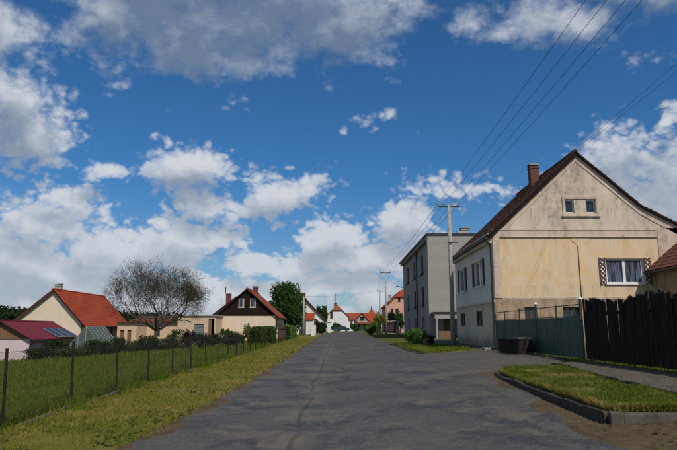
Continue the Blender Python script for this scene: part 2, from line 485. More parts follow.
M['pink_wall'] = plaster('salmon pink render', (.62,.33,.26), (.57,.30,.24), (.40,.25,.2), .3)
M['white_wall'] = plaster('white render', (.72,.71,.69), (.66,.65,.63), (.45,.43,.40), .35)
M['grey_house'] = plaster('grey beige render', (.36,.34,.31), (.30,.28,.26), (.2,.18,.16), .4)
M['concrete'] = plaster('weathered concrete', (.36,.34,.30), (.28,.265,.235), (.14,.13,.11), .6, scale=4)
M['kerb'] = plaster('dirty kerb concrete with painted shade', (.075,.062,.046), (.045,.037,.028), (.03,.025,.018), .7, scale=6)  # soil tone, with the street side's shade put into the colour
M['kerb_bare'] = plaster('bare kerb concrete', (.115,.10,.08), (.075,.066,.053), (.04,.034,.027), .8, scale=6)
M['brick_chim'] = simple('chimney brick', (.15,.055,.038), (.09,.036,.028), 9, .9, bump=.5, bscale=30)
M['orange_tile'] = tilemat('orange clay tile', (.31,.050,.019), (.24,.040,.016), (.15,.034,.018))
M['red_tile'] = tilemat('weathered red clay tile', (.28,.07,.036), (.20,.052,.03), (.12,.045,.03))
M['old_tile'] = tilemat('old dark clay tile', (.12,.055,.038), (.075,.038,.03), (.04,.032,.028))
M['mossy_tile'] = tilemat('mossy old red tile', (.17,.060,.040), (.11,.045,.033), (.06,.045,.03))
M['brown_tile'] = tilemat('brown clay tile', (.17,.075,.05), (.12,.055,.04), (.09,.06,.045))
M['maroon'] = simple('maroon sheet metal', (.16,.016,.028), (.115,.013,.021), 2, .6)
M['solar'] = simple('solar cell glass', (.012,.016,.028), (.01,.012,.022), 4, .25)
M['alu'] = simple('grey aluminium', (.42,.43,.44), (.35,.36,.37), 6, .45, metal=.6)
M['dark_wood'] = simple('dark brown cladding', (.020,.010,.008), (.012,.007,.006), 3, .9, stretch=(6,6,.6), bump=.2, spec=.15)
M['tan_wood'] = simple('tan gable boarding', (.20,.10,.05), (.15,.075,.035), 4, .8, stretch=(6,6,.8), bump=.2)
M['brown_wood'] = simple('brown wooden door', (.20,.11,.055), (.13,.07,.035), 4, .75, stretch=(6,6,.6))
M['old_board'] = simple('tarred grey fence board', (.036,.028,.021), (.015,.012,.010), 5, .95, stretch=(9,9,.8), bump=.5, bscale=20, spec=.1)
M['green_paint'] = simple('worn green paint', (.020,.075,.048), (.034,.046,.030), 2.2, .6, bump=.15, stretch=(1, 1, .35))
M['rust'] = simple('rusty brown steel', (.026,.015,.011), (.014,.010,.008), 14, .85, bump=.3, spec=.2)
M['dark_metal'] = simple('dark gutter metal', (.028,.018,.015), (.018,.013,.012), 6, .5)
M['grey_door'] = simple('grey sheet door', (.16,.18,.17), (.13,.15,.14), 3, .6)
M['wire'] = simple('dark cable', (.02,.02,.022), (.015,.015,.016), 4, .6)
M['mesh_wire'] = simple('dull galvanised wire', (.09,.085,.075), (.05,.045,.04), 10, .6, metal=.4)
M['red_gate'] = simple('dark red painted wood', (.10,.03,.025), (.07,.022,.02), 5, .7)
M['porcelain'] = simple('grey porcelain', (.35,.34,.32), (.22,.21,.2), 9, .3)
M['bark'] = simple('grey brown bark', (.085,.068,.052), (.045,.036,.028), 9, .95, bump=.6, bscale=25, stretch=(1,1,.4))
M['leaf_dark'] = leafmat('dark shrub leaves', (.022,.042,.013), (.032,.056,.017), (.010,.020,.008))
M['leaf_mid'] = leafmat('green tree leaves', (.045,.095,.022), (.060,.125,.030), (.020,.045,.012))
M['leaf_bright'] = leafmat('bright bush leaves', (.085,.17,.030), (.12,.21,.04), (.04,.085,.018))
M['leaf_box'] = leafmat('clipped hedge leaves', (.045,.085,.02), (.065,.115,.028), (.018,.035,.01))
M['leaf_weed'] = leafmat('dull weed leaves', (.085,.115,.018), (.11,.125,.025), (.045,.065,.012))
M['leaf_yellow'] = leafmat('yellow flowering leaves', (.30,.26,.02), (.16,.19,.03), (.06,.1,.02))
M['leaf_brown'] = leafmat('sparse brownish young leaves', (.10,.082,.042), (.085,.085,.036), (.05,.04,.024))
M['leaf_purple'] = leafmat('purple shrub leaves', (.055,.022,.03), (.04,.02,.022), (.02,.01,.012))
M['forest'] = leafmat('far wood leaves', (.022,.042,.016), (.032,.055,.02), (.012,.022,.01))
M['grass_verge'] = leafmat('mown verge grass', (.19,.195,.025), (.24,.215,.045), (.10,.13,.014), .3, (.34,.255,.085))
M['grass_field'] = leafmat('tall field grass', (.115,.165,.014), (.150,.185,.022), (.055,.098,.008), .35, (.165,.17,.03))
M['car_paint'] = simple('dark teal car paint', (.01,.05,.065), (.01,.045,.06), 3, .2, spec=.6)
M['tyre'] = simple('black rubber', (.015,.015,.015), (.02,.02,.02), 8, .8)
M['rim'] = simple('silver rim', (.5,.5,.5), (.4,.4,.4), 8, .35, metal=.8)
M['lamp_white'] = simple('white lens', (.7,.7,.68), (.6,.6,.6), 4, .2)
M['lamp_red'] = simple('red lens', (.4,.02,.02), (.3,.02,.02), 4, .2)
M['shutter_brown'] = simple('brown red shutter paint', (.10,.03,.02), (.06,.02,.016), 6, .7)
M['lattice_red'] = simple('red lattice paint', (.13,.026,.02), (.085,.02,.016), 6, .7)
M['stone'] = simple('loose grit', (.10,.083,.062), (.055,.045,.034), 30, .95)
M['green_frame'] = simple('weathered greenhouse frame', (.34,.36,.34), (.24,.26,.25), 5, .6)

def block_mat():
    m, nt, b = nodes_of('light grey block facade'); t = NT(nt)
    sp = t.n('SeparateXYZ'); t.l(t.pos(), sp.inputs[0])
    cb = t.n('CombineXYZ'); t.l(sp.outputs[0], cb.inputs[0]); t.l(sp.outputs[2], cb.inputs[1])
    br = t.n('TexBrick'); t.l(cb.outputs[0], br.inputs['Vector'])
    br.inputs['Scale'].default_value = 1; br.inputs['Brick Width'].default_value = .5; br.inputs['Row Height'].default_value = .22
    br.inputs['Mortar Size'].default_value = .02; br.inputs['Color1'].default_value = (.315,.296,.267,1); br.inputs['Color2'].default_value = (.295,.278,.25,1)
    br.inputs['Mortar'].default_value = (.262,.246,.22,1)
    c = t.mix(t.m('MULTIPLY', t.ramp(t.noise(1.1, 6, .7, stretch=(.6,.6,2)), .4, .7), .45), br.outputs['Color'], (.24,.225,.20))
    t.l(c, b.inputs['Base Color']); b.inputs['Roughness'].default_value = .9
    t.bump(b, br.outputs['Fac'], -.4, .03)
    return m
M['grey_light'] = block_mat()
def greenhouse_mat():
    m, nt, b = nodes_of('dusty greenhouse glass'); t = NT(nt)
    c = t.mix(t.ramp(t.noise(2.5, 5), .3, .7), (.085,.115,.10), (.13,.165,.145))
    t.l(c, b.inputs['Base Color']); b.inputs['Roughness'].default_value = .25
    tr = t.n('BsdfTransparent'); mx = t.n('MixShader'); mx.inputs[0].default_value = .35
    t.l(b.outputs[0], mx.inputs[1]); t.l(tr.outputs[0], mx.inputs[2]); t.l(mx.outputs[0], nt.nodes['Material Output'].inputs[0])
    return m
M['greenhouse'] = greenhouse_mat()

def asphalt_mat():
    m, nt, b = nodes_of('patched old asphalt'); t = NT(nt)
    p = t.pos()
    sp = t.n('SeparateXYZ'); t.l(p, sp.inputs[0])
    wob = t.n('TexNoise'); wob.inputs['Scale'].default_value = .8; wob.inputs['Detail'].default_value = 5; t.l(p, wob.inputs['Vector'])
    ws = t.n('VectorMath'); ws.operation = 'MULTIPLY_ADD'; t.l(wob.outputs['Color'], ws.inputs[0]); ws.inputs[1].default_value = (1.4,1.4,0); t.l(p, ws.inputs[2])
    wp = ws.outputs[0]
    base = t.mix(t.ramp(t.noise(.33, 5, .6), .35, .68), (.076,.075,.075), (.113,.107,.098))
    # bitumen patches: large irregular dark areas
    pt = t.noise(.8, 9, .72, vec=wp, stretch=(1, .9, 1))
    base = t.mix(t.m('MULTIPLY', t.ramp(pt, .505, .55), .85), base, (.031,.035,.044))
    pt2 = t.noise(.75, 9, .74, vec=wp, stretch=(1, .9, 1))
    base = t.mix(t.m('MULTIPLY', t.ramp(pt2, .53, .575), .85), base, (.165,.138,.103))
    # dust and worn tan streaks along the wheel tracks
    du = t.noise(2.6, 9, .8, stretch=(1, .6, 1))
    base = t.mix(t.m('MULTIPLY', t.ramp(du, .50, .70), .6), base, (.125,.11,.088))
    # sandy edges
    ex = t.m('ABSOLUTE', t.m('ADD', sp.outputs[0], -.65))
    ed = t.ramp(t.m('ADD', ex, t.m('MULTIPLY', t.noise(1.4, 5), 1.3)), 3.3, 4.2)
    base = t.mix(t.m('MULTIPLY', ed, .55), base, (.125,.106,.078))
    # aggregate grain
    gr = t.noise(90, 4, .8)
    base = t.mix(t.ramp(gr, .35, .62, 0, .6), base, (.020,.020,.020))
    base = t.mix(t.ramp(t.noise(60, 3, .8), .58, .72, 0, .6), base, (.15,.14,.125))
    base = t.mix(t.ramp(t.noise(7, 9, .85), .44, .58, .0, .45), base, (.036,.036,.038))
    base = t.mix(t.ramp(t.noise(19, 7, .85), .53, .60, .0, .6), base, (.15,.138,.118))
    # cracks
    vo = t.n('TexVoronoi'); vo.feature = 'DISTANCE_TO_EDGE'; vo.inputs['Scale'].default_value = .62; t.l(wp, vo.inputs['Vector'])
    cr = t.ramp(vo.outputs['Distance'], .004, .022, 1, 0)
    cr = t.m('MULTIPLY', cr, t.ramp(t.noise(.5, 3), .54, .66))
    vo2 = t.n('TexVoronoi'); vo2.feature = 'DISTANCE_TO_EDGE'; vo2.inputs['Scale'].default_value = 2.6; t.l(wp, vo2.inputs['Vector'])
    cr2 = t.m('MULTIPLY', t.ramp(vo2.outputs['Distance'], .01, .05, 1, 0), t.ramp(t.noise(.37, 3, .6, stretch=(1,.8,1)), .56, .64))
    seamx = t.m('ABSOLUTE', t.m('ADD', t.m('ADD', sp.outputs[0], .66), t.m('MULTIPLY_ADD', t.noise(.5, 6, .6), -.45, .22)))
    seam = t.m('MULTIPLY', t.ramp(seamx, .015, .06, 1, 0), t.ramp(t.noise(.6, 4), .30, .45))
    sw = t.m('MULTIPLY', t.ramp(seamx, .05, .55, 1, 0), t.ramp(t.noise(.8, 5, .65), .42, .58))
    base = t.mix(t.m('MULTIPLY', sw, .6), base, (.125,.105,.08))
    allc = t.m('MAXIMUM', t.m('MAXIMUM', cr, t.m('MULTIPLY', cr2, .7)), seam)
    base = t.mix(t.m('MULTIPLY', allc, .48), base, (.022,.021,.020))
    t.l(base, b.inputs['Base Color'])
    b.inputs['Roughness'].default_value = .8; b.inputs['Specular IOR Level'].default_value = .25
    h = t.m('ADD', t.m('MULTIPLY', gr, .25), t.m('ADD', t.m('MULTIPLY', allc, -1.0), t.m('MULTIPLY', t.noise(9, 5), .5)))
    t.bump(b, h, .55, .02)
    return m
M['asphalt'] = asphalt_mat()
def soil_mat(name, a, b_, c, sc1=1.2):
    m, nt, b = nodes_of(name); t = NT(nt)
    base = t.mix(t.ramp(t.noise(sc1, 6, .65), .35, .68), a, b_)
    base = t.mix(t.m('MULTIPLY', t.ramp(t.noise(7, 6, .7), .48, .68), .75), base, c)
    base = t.mix(t.m('MULTIPLY', t.ramp(t.noise(55, 4, .7), .45, .7), .5), base, tuple(x*.5 for x in a))
    t.l(base, b.inputs['Base Color']); b.inputs['Roughness'].default_value = .95; b.inputs['Specular IOR Level'].default_value = .1
    t.bump(b, t.m('ADD', t.noise(9, 6, .7), t.m('MULTIPLY', t.noise(70, 3), .4)), .8, .04)
    return m
M['dirt'] = soil_mat('sandy dirt', (.105,.075,.042), (.07,.049,.029), (.15,.115,.07))
M['gravel'] = soil_mat('grey gravel', (.115,.10,.08), (.075,.066,.054), (.17,.15,.12), 3)
M['verge'] = soil_mat('short verge turf', (.125,.125,.022), (.18,.145,.045), (.075,.088,.013), .5)
M['field'] = soil_mat('field turf', (.085,.10,.012), (.065,.082,.01), (.10,.11,.016), .5)

# ------------------------------------------------------------------ ground and road
def axis(pts):
    out = []
    for a, b, st in pts: out += list(np.arange(a, b, st))
    return np.array(out + [pts[-1][1]])
def grid_mesh(name, X, Y, Z, mat, parent=None):
    ny, nx = X.shape
    V = np.stack([X, Y, Z], -1).reshape(-1, 3)
    i = np.arange(ny-1)[:, None]*nx + np.arange(nx-1)[None, :]
    F = np.stack([i, i+1, i+1+nx, i+nx], -1).reshape(-1, 4)
    return npmesh(name, V, [F], mat, parent, True)
gx = axis([(-6000,-1000,1000), (-1000,-200,100), (-200,-60,10), (-60,-8,2), (-8,12,.5), (12,40,2), (40,200,16), (200,1000,100), (1000,6000,1000)])
gy = axis([(-60,-6,6), (-6,50,1), (50,130,2), (130,200,5), (200,1000,50), (1000,8000,700)])
GX, GY = np.meshgrid(gx, gy)
GZ = gnd(GX, GY) - .01
tag(grid_mesh('ground', GX, GY, GZ, M['field']), kind='structure')

def bend(y):
    """the street swings right beyond the houses"""
    return .0042 * np.maximum(0, np.asarray(y, float) - 102)**2
def sheet(name, ys, lf, rf, nx, dz, mat, rough=.0, seed=1, bumpy=0):
    ys = np.asarray(ys, float)
    l = lf(ys); r = rf(ys)
    if rough:
        l = l + (vnoise(ys, ys*0, 1.1, seed) - .5)*rough*1.6 + (vnoise(ys, ys*0, 4.3, seed+1) - .5)*rough*.8
        r = r + (vnoise(ys, ys*0, .9, seed+2) - .5)*rough*1.6 + (vnoise(ys, ys*0, 4.1, seed+3) - .5)*rough*.8
    t = np.linspace(0, 1, nx)[None, :]
    X = l[:, None]*(1-t) + r[:, None]*t
    Y = np.repeat(ys[:, None], nx, 1)
    Z = gnd(X, Y) + dz
    Z[:, 0] -= .03; Z[:, -1] -= .03; Z[0] -= .04; Z[-1] -= .04
    if bumpy: Z += (vnoise(X, Y, 1.3, seed+9) - .5)*bumpy
    return tag(grid_mesh(name, X, Y, Z, mat), kind='structure')
ysf = np.concatenate([np.arange(-12, 40, .2), np.arange(40, 100, .6), np.arange(100, 186, 1.0)])
RL = lambda y: np.interp(y, [-12, 7, 12, 20, 60], [-2.9, -2.85, -2.75, -2.6, -2.55]) + bend(y)
RR = lambda y: np.interp(y, [-12, 6, 9, 14, 18, 34, 50, 185], [3.5, 3.55, 3.72, 4.0, 4.38, 4.05, 3.9, 3.9]) + bend(y)
sheet('dirt_shoulder', ysf, lambda y: RL(y) - .34, lambda y: RR(y) + .45, 26, .012, M['dirt'], .30, 3)
sheet('road', ysf, RL, RR, 34, .022, M['asphalt'], .34, 5)
# driveway that opens off the road towards the green gate
ysd = np.arange(18.3, 30.6, .25)
sheet('driveway', ysd, lambda y: np.full_like(y, 3.75), lambda y: np.interp(y, [18.3, 19.3, 20.5, 24, 30.6], [5.2, 6.9, 7.7, 8.0, 8.05]), 20, .032, M['asphalt'], .18, 21)
# gravel footpath between the raised bed and the board fence
sheet('footpath', np.arange(2, 19.6, .25), lambda y: np.interp(y, [2, 10, 18.5, 19.6], [5.8, 5.95, 6.7, 7.2]), lambda y: np.full_like(y, 8.0), 10, .035, M['gravel'], .1, 31)
# bare dirt in front of the raised bed
sheet('dirt_patch', np.arange(2, 9.3, .25), lambda y: np.interp(y, [2, 9.3], [3.1, 3.5]), lambda y: np.full_like(y, 6.1), 18, .020, M['dirt'], .2, 41, .05)
# mown strip between road and wire fence
FX = -5.46
sheet('verge', np.concatenate([np.arange(-6, 40, .3), np.arange(40, 102, 1)]), lambda y: np.full_like(y, FX - .05), lambda y: RL(y) - .16, 14, .026, M['verge'], .22, 51)
sheet('pavement', np.arange(31.5, 56, .5), lambda y: np.interp(y, [31.5, 34, 46, 56], [7.4, 7.2, 5.6, 5.4]), lambda y: np.interp(y, [31.5, 42, 42.5, 56], [8.25, 8.25, 8.8, 8.8]), 8, .02, M['gravel'], .05, 61)

# raised grass bed on the right, edged with kerb stones
def bed(name, ys, lf, rf, lift_l, lift_r, seed):
    ys = np.asarray(ys, float); nx = 14
    t = np.linspace(0, 1, nx)[None, :]
    l = lf(ys); r = rf(ys)
    X = l[:, None]*(1-t) + r[:, None]*t
    Y = np.repeat(ys[:, None], nx, 1)
    Z = gnd(X, Y) + lift_l(ys)[:, None]*(1-t) + lift_r(ys)[:, None]*t + (vnoise(X, Y, 1.7, seed) - .5)*.05
    Z[:, 0] -= .3; Z[:, -1] -= .2; Z[0, :] -= .3; Z[-1, :] -= .2
    X[:, 0] = X[:, 1] - .02; X[:, -1] = X[:, -2] + .02; Y[0, :] = Y[1, :] - .02; Y[-1, :] = Y[-2, :] + .02
    return tag(grid_mesh(name, X, Y, Z, M['verge']), kind='structure')
BL = lambda y: np.interp(y, [8.9, 12, 15, 17.2, 18.2], [3.95, 4.08, 4.25, 4.45, 5.0])
BR = lambda y: np.interp(y, [8.9, 10, 13, 17.5, 18.2], [5.78, 5.82, 5.95, 6.5, 6.2])
BLIFT = lambda y: np.interp(y, [8.9, 12, 18.2], [.21, .19, .10])
BLIFR = lambda y: np.interp(y, [8.9, 18.2], [.11, .09])
bed_o = bed('grass_bed', np.arange(8.95, 18.3, .2), BL, BR, BLIFT, BLIFR, 71)
def unit_stone(name, mat):
    bm = bmesh.new(); bmesh.ops.create_cube(bm, size=1)
    bmesh.ops.bevel(bm, geom=bm.edges[:], offset=.06, segments=1, affect='EDGES')
    for v in bm.verts: v.co += Vector([random.uniform(-.02, .02) for _ in range(3)])
    me = bpy.data.meshes.new(name); bm.to_mesh(me); bm.free(); me.materials.append(mat); return me
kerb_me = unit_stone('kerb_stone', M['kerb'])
def stones(parent, pts, width, zf, hf, name='kerb_stone', mesh=None, jit=.02):
    for (x0, y0), (x1, y1) in zip(pts[:-1], pts[1:]):
        L = math.hypot(x1-x0, y1-y0); cx, cy = (x0+x1)/2, (y0+y1)/2; h = hf(cx, cy)
        piece(name, mesh or kerb_me, parent, (cx, cy, zf(cx, cy) + h/2 - .145 + random.uniform(-jit, jit)),
              (random.uniform(-.04, .04), random.uniform(-.025, .025), math.atan2(y1-y0, x1-x0) + random.uniform(-.025, .025)),
              (L*1.015, width, h + .2))
kys = np.linspace(8.98, 17.4, 10)
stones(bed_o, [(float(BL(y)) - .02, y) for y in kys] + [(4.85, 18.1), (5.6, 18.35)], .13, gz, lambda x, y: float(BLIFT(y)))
kerb_front = unit_stone('kerb_stone', M['kerb_bare'])  # lighter bare copy for the lit near face, without the painted shade
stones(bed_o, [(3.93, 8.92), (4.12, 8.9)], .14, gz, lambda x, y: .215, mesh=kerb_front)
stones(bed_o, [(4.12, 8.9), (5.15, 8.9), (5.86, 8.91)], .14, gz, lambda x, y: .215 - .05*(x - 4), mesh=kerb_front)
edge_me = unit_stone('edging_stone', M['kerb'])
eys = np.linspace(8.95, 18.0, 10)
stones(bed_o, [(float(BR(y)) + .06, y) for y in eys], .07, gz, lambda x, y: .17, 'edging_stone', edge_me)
# second bed beyond the driveway
B2L = lambda y: np.interp(y, [30, 31, 34, 46], [4.7, 4.2, 4.0, 3.95])
B2R = lambda y: np.interp(y, [30, 31, 33, 46], [5.6, 6.8, 7.3, 5.4])
bed2_o = bed('grass_bed', np.arange(30, 46, .4), B2L, B2R, lambda y: y*0 + .09, lambda y: y*0 + .05, 73)
k2 = np.linspace(31, 45.5, 13)
stones(bed2_o, [(5.5, 29.95), (4.65, 30.1)] + [(float(B2L(y)) - .05, y) for y in k2], .12, gz, lambda x, y: .10)

# ------------------------------------------------------------------ grass (nobody could count it)
def blades(name, label, P, h, w, mat, lean=.35):
    """P (n,3) roots, h heights, w widths"""
    n = len(P)
    a = rng.uniform(0, 2*np.pi, n); d = np.stack([np.cos(a), np.sin(a), np.zeros(n)], 1)
    b = rng.uniform(0, 2*np.pi, n); q = np.stack([np.cos(b), np.sin(b), np.zeros(n)], 1)
    ln = (rng.uniform(.1, 1, n)*lean)[:, None]
    up = np.array([0, 0, 1.0])
    m = P + up*(h*.6)[:, None] + q*ln*(h*.35)[:, None]
    t = P + up*(h)[:, None]*(1 - ln*.25) + q*ln*(h*1.0)[:, None]
    hw = (w*.5)[:, None]
    V = np.stack([P - d*hw, P + d*hw, m + d*hw*.75, m - d*hw*.75, t], 1).reshape(-1, 3)
    k = np.arange(n)*5
    Q = np.stack([k, k+1, k+2, k+3], 1); T = np.stack([k+3, k+2, k+4], 1)
    o = npmesh(name, V, [Q, T], mat)
    return tag(o, label, 'grass', kind='stuff')
def scatter(n, y0, y1, xf0, xf1, power=1.6):
    """roots denser near the viewer"""
    u = rng.uniform(0, 1, n)
    e = 1 - power
    y = (y0**e + u*(y1**e - y0**e))**(1/e)
    x = xf0(y) + rng.uniform(0, 1, n)*(xf1(y) - xf0(y))
    return x, y
x, y = scatter(95000, 5.5, 70, lambda y: y*0 + FX + .05, lambda y: RL(y) - .1 + .25*(vnoise(y, y*0, 1.3, 5) - .5))
den = vnoise(x, y, .9, 3)*.5 + vnoise(x, y, 3.2, 4)*.5
edge = np.clip((RL(y) - .1 - x)/.5, 0, 1)
kp = rng.uniform(0, 1, len(x)) < (.25 + 1.1*den)*(.15 + .85*edge); x, y, den = x[kp], y[kp], den[kp]
blades('verge_grass', 'short dry yellow green grass on the strip beside the road', np.stack([x, y, gnd(x, y) + .02], 1),
       rng.uniform(.02, .065, len(x))*(.4 + den)*np.interp(x, [FX, FX + .5, -3], [2.0, 1.1, .9]), .006*np.maximum(1, y/7)*rng.uniform(.7, 1.3, len(x)), M['grass_verge'], .7)
x, y = scatter(150000, 7, 52, lambda y: np.maximum(-.62*y - 3, -33), lambda y: y*0 + FX - .12)
den = vnoise(x, y, .5, 7)*.6 + vnoise(x, y, 2.1, 8)*.4
blades('field_grass', 'tall green meadow grass behind the wire fence', np.stack([x, y, gnd(x, y) - .01], 1),
       rng.uniform(.12, .34, len(x))*(.35 + 1.2*den), .007*np.maximum(1, y/8)*rng.uniform(.7, 1.3, len(x)), M['grass_field'], .55)
x, y = scatter(42000, 9.0, 18.1, lambda y: BL(y) + .05, lambda y: BR(y) - .02, 1.3)
t = np.clip((x - BL(y))/(BR(y) - BL(y)), 0, 1); den = vnoise(x, y, 1.6, 12)
kp = rng.uniform(0, 1, len(x)) < .2 + den*1.1; x, y, t, den = x[kp], y[kp], t[kp], den[kp]
blades('bed_grass', 'short green grass growing on the raised bed by the kerb', np.stack([x, y, gnd(x, y) + BLIFT(y)*(1-t) + BLIFR(y)*t - .02], 1),
       rng.uniform(.03, .10, len(x))*(.5 + den), .006*np.maximum(1, y/8)*rng.uniform(.7, 1.3, len(x)), M['grass_field'], .7)
x, y = scatter(9000, 30.2, 45.5, lambda y: B2L(y) + .1, lambda y: B2R(y) - .1, 1.2)
blades('bed_grass', 'green grass on the low bed round the concrete pole', np.stack([x, y, gnd(x, y) + .05], 1),
       rng.uniform(.04, .12, len(x)), .022*rng.uniform(.7, 1.3, len(x)), M['grass_field'], .7)
x = rng.uniform(6.0, 8.15, 9000); y = rng.uniform(9, 31, 9000)
kp = rng.uniform(0, 1, 9000) < np.where(x > 7.6, .9, .12)*(vnoise(x, y, 1.2, 15) > .42); x, y = x[kp], y[kp]
blades('path_weeds', 'weeds along the foot of the board fence', np.stack([x, y, gnd(x, y) + .02], 1), rng.uniform(.03, .14, len(x)), .012*rng.uniform(.7, 1.3, len(x)), M['grass_field'], .6)
x = rng.uniform(3.6, 6.0, 6000); y = rng.uniform(5.0, 8.85, 6000)
kp = vnoise(x, y, 1.5, 19)*.6 + vnoise(x, y, 4, 20)*.4 > .56; x, y = x[kp], y[kp]
blades('dirt_weeds', 'sparse weeds in the dirt in front of the kerb', np.stack([x, y, gnd(x, y) + .01], 1), rng.uniform(.02, .07, len(x)), .007*rng.uniform(.7, 1.3, len(x)), M['grass_field'], .8)
# taller tufts that hang over the kerb and along fence feet and road edges
y = rng.uniform(8.95, 17.6, 5200); x = BL(y) + .03 + np.abs(rng.normal(0, .06, 5200))
y_ = np.full(1600, 9.0) + np.abs(rng.normal(0, .05, 1600)); x_ = rng.uniform(4, 5.8, 1600)
x = np.concatenate([x, x_]); y = np.concatenate([y, y_]); kp = vnoise(x, y, 2.3, 33) > .38; x, y = x[kp], y[kp]
t = np.clip((x - BL(y))/(BR(y) - BL(y)), 0, 1)
blades('kerb_tufts', 'ragged grass tufts hanging over the kerb of the raised bed', np.stack([x, y, gnd(x, y) + BLIFT(y)*(1-t) + BLIFR(y)*t - .02], 1),
       rng.uniform(.05, .15, len(x)), .008*rng.uniform(.7, 1.3, len(x)), M['grass_verge'], 1.3)
y = rng.uniform(6, 45, 9000); x = FX + rng.normal(.03, .09, 9000)
kp = vnoise(x*0, y, 1.1, 35) > .3; x, y = x[kp], y[kp]
blades('fence_tufts', 'taller grass tufts along the foot of the wire fence', np.stack([x, y, gnd(x, y)], 1), rng.uniform(.08, .3, len(x))*vnoise(x*0, y, .7, 36)*1.5, .008*np.maximum(1, y/9), M['grass_field'], .7)
y = rng.uniform(6, 40, 5000); x = RL(y) - .2 + rng.normal(0, .12, 5000)
kp = vnoise(x*0, y, 1.6, 37) > .45; x, y = x[kp], y[kp]
blades('edge_tufts', 'tufts of dry grass creeping over the left road edge', np.stack([x, y, gnd(x, y) + .005], 1), rng.uniform(.03, .11, len(x)), .008*np.maximum(1, y/8), M['grass_verge'], 1.2)
# broad-leaved weeds pressed into the turf
def rosettes(name, label, x, y, zf, mat, spread=.1, per=9):
    n = len(x); k = n*per
    a = rng.uniform(0, 6.283, k); r = rng.uniform(.3, 1, k)*spread*np.repeat(rng.uniform(.5, 1.3, n), per)
    cx, cy = np.repeat(x, per), np.repeat(y, per); z = np.repeat(zf, per)
    d = np.stack([np.cos(a), np.sin(a)], 1); q = np.stack([-d[:, 1], d[:, 0]], 1); w = r[:, None]*.22
    p0 = np.stack([cx, cy], 1); m = p0 + d*r[:, None]*.6; tip = p0 + d*r[:, None]
    h = rng.uniform(.2, .7, k)*r
    V = np.stack([np.c_[p0, z], np.c_[m + q*w, z + h], np.c_[tip, z + h*.6], np.c_[m - q*w, z + h]], 1).reshape(-1, 3)
    i = np.arange(k)*4
    return tag(npmesh(name, V, [np.stack([i, i+1, i+2, i+3], 1)], M[mat]), label, 'weeds', kind='stuff')
x, y = scatter(1500, 6, 45, lambda y: y*0 + FX + .2, lambda y: RL(y) - .15)
kp = vnoise(x, y, .8, 41) > .5; x, y = x[kp], y[kp]
rosettes('verge_weeds', 'flat broad-leaved weeds in the mown verge', x, y, gnd(x, y) + .025, 'leaf_weed', .07)
x, y = scatter(500, 9.1, 17.8, lambda y: BL(y) + .1, lambda y: BR(y) - .1, 1.3); t = (x - BL(y))/(BR(y) - BL(y))
rosettes('bed_weeds', 'broad-leaved weeds among the grass of the raised bed', x, y, gnd(x, y) + BLIFT(y)*(1-t) + BLIFR(y)*t, 'leaf_weed', .07)
x, y = scatter(1500, 8, 45, lambda y: np.maximum(-.6*y - 2, -28), lambda y: y*0 + FX - .2)
rosettes('field_weeds', 'taller leafy weeds scattered in the meadow', x, y, gnd(x, y) + .08, 'leaf_weed', .13)
x = rng.uniform(4.0, 6.0, 170); y = rng.uniform(5.2, 8.8, 170)
rosettes('dirt_rosettes', 'small weeds rooted in the dirt before the kerb', x, y, gnd(x, y) + .02, 'leaf_weed', .06)
# grit along the road edges
def grit(name, label, x, y, dz, r):
    n = len(x)
    base = np.array([[1,0,-.3],[-.5,.87,-.3],[-.5,-.87,-.3],[0,0,.8]])
    V = base[None]*(r[:, None, None]*rng.uniform(.6, 1.3, (n, 4, 1)))
    a = rng.uniform(0, 6.28, n); c, s = np.cos(a)[:, None], np.sin(a)[:, None]
    V = np.stack([V[..., 0]*c - V[..., 1]*s, V[..., 0]*s + V[..., 1]*c, V[..., 2]], -1)
    V += np.stack([x, y, gnd(x, y) + dz], 1)[:, None]
    k = np.arange(n)[:, None]*4
    F = np.concatenate([k + np.array([f]) for f in ((0,1,3), (1,2,3), (2,0,3))])
    return tag(npmesh(name, V.reshape(-1, 3), [F], M['stone']), label, 'grit', kind='stuff')
y = rng.uniform(5, 18, 2600); x = RR(y) + rng.normal(0, .3, 2600) + .1
y2 = rng.uniform(5, 30, 1500); x2 = RL(y2) - np.abs(rng.normal(0, .15, 1500)) + .12
grit('road_grit', 'loose grit lying along both road edges', np.concatenate([x, x2]), np.concatenate([y, y2]), .03, rng.uniform(.003, .012, 4100))

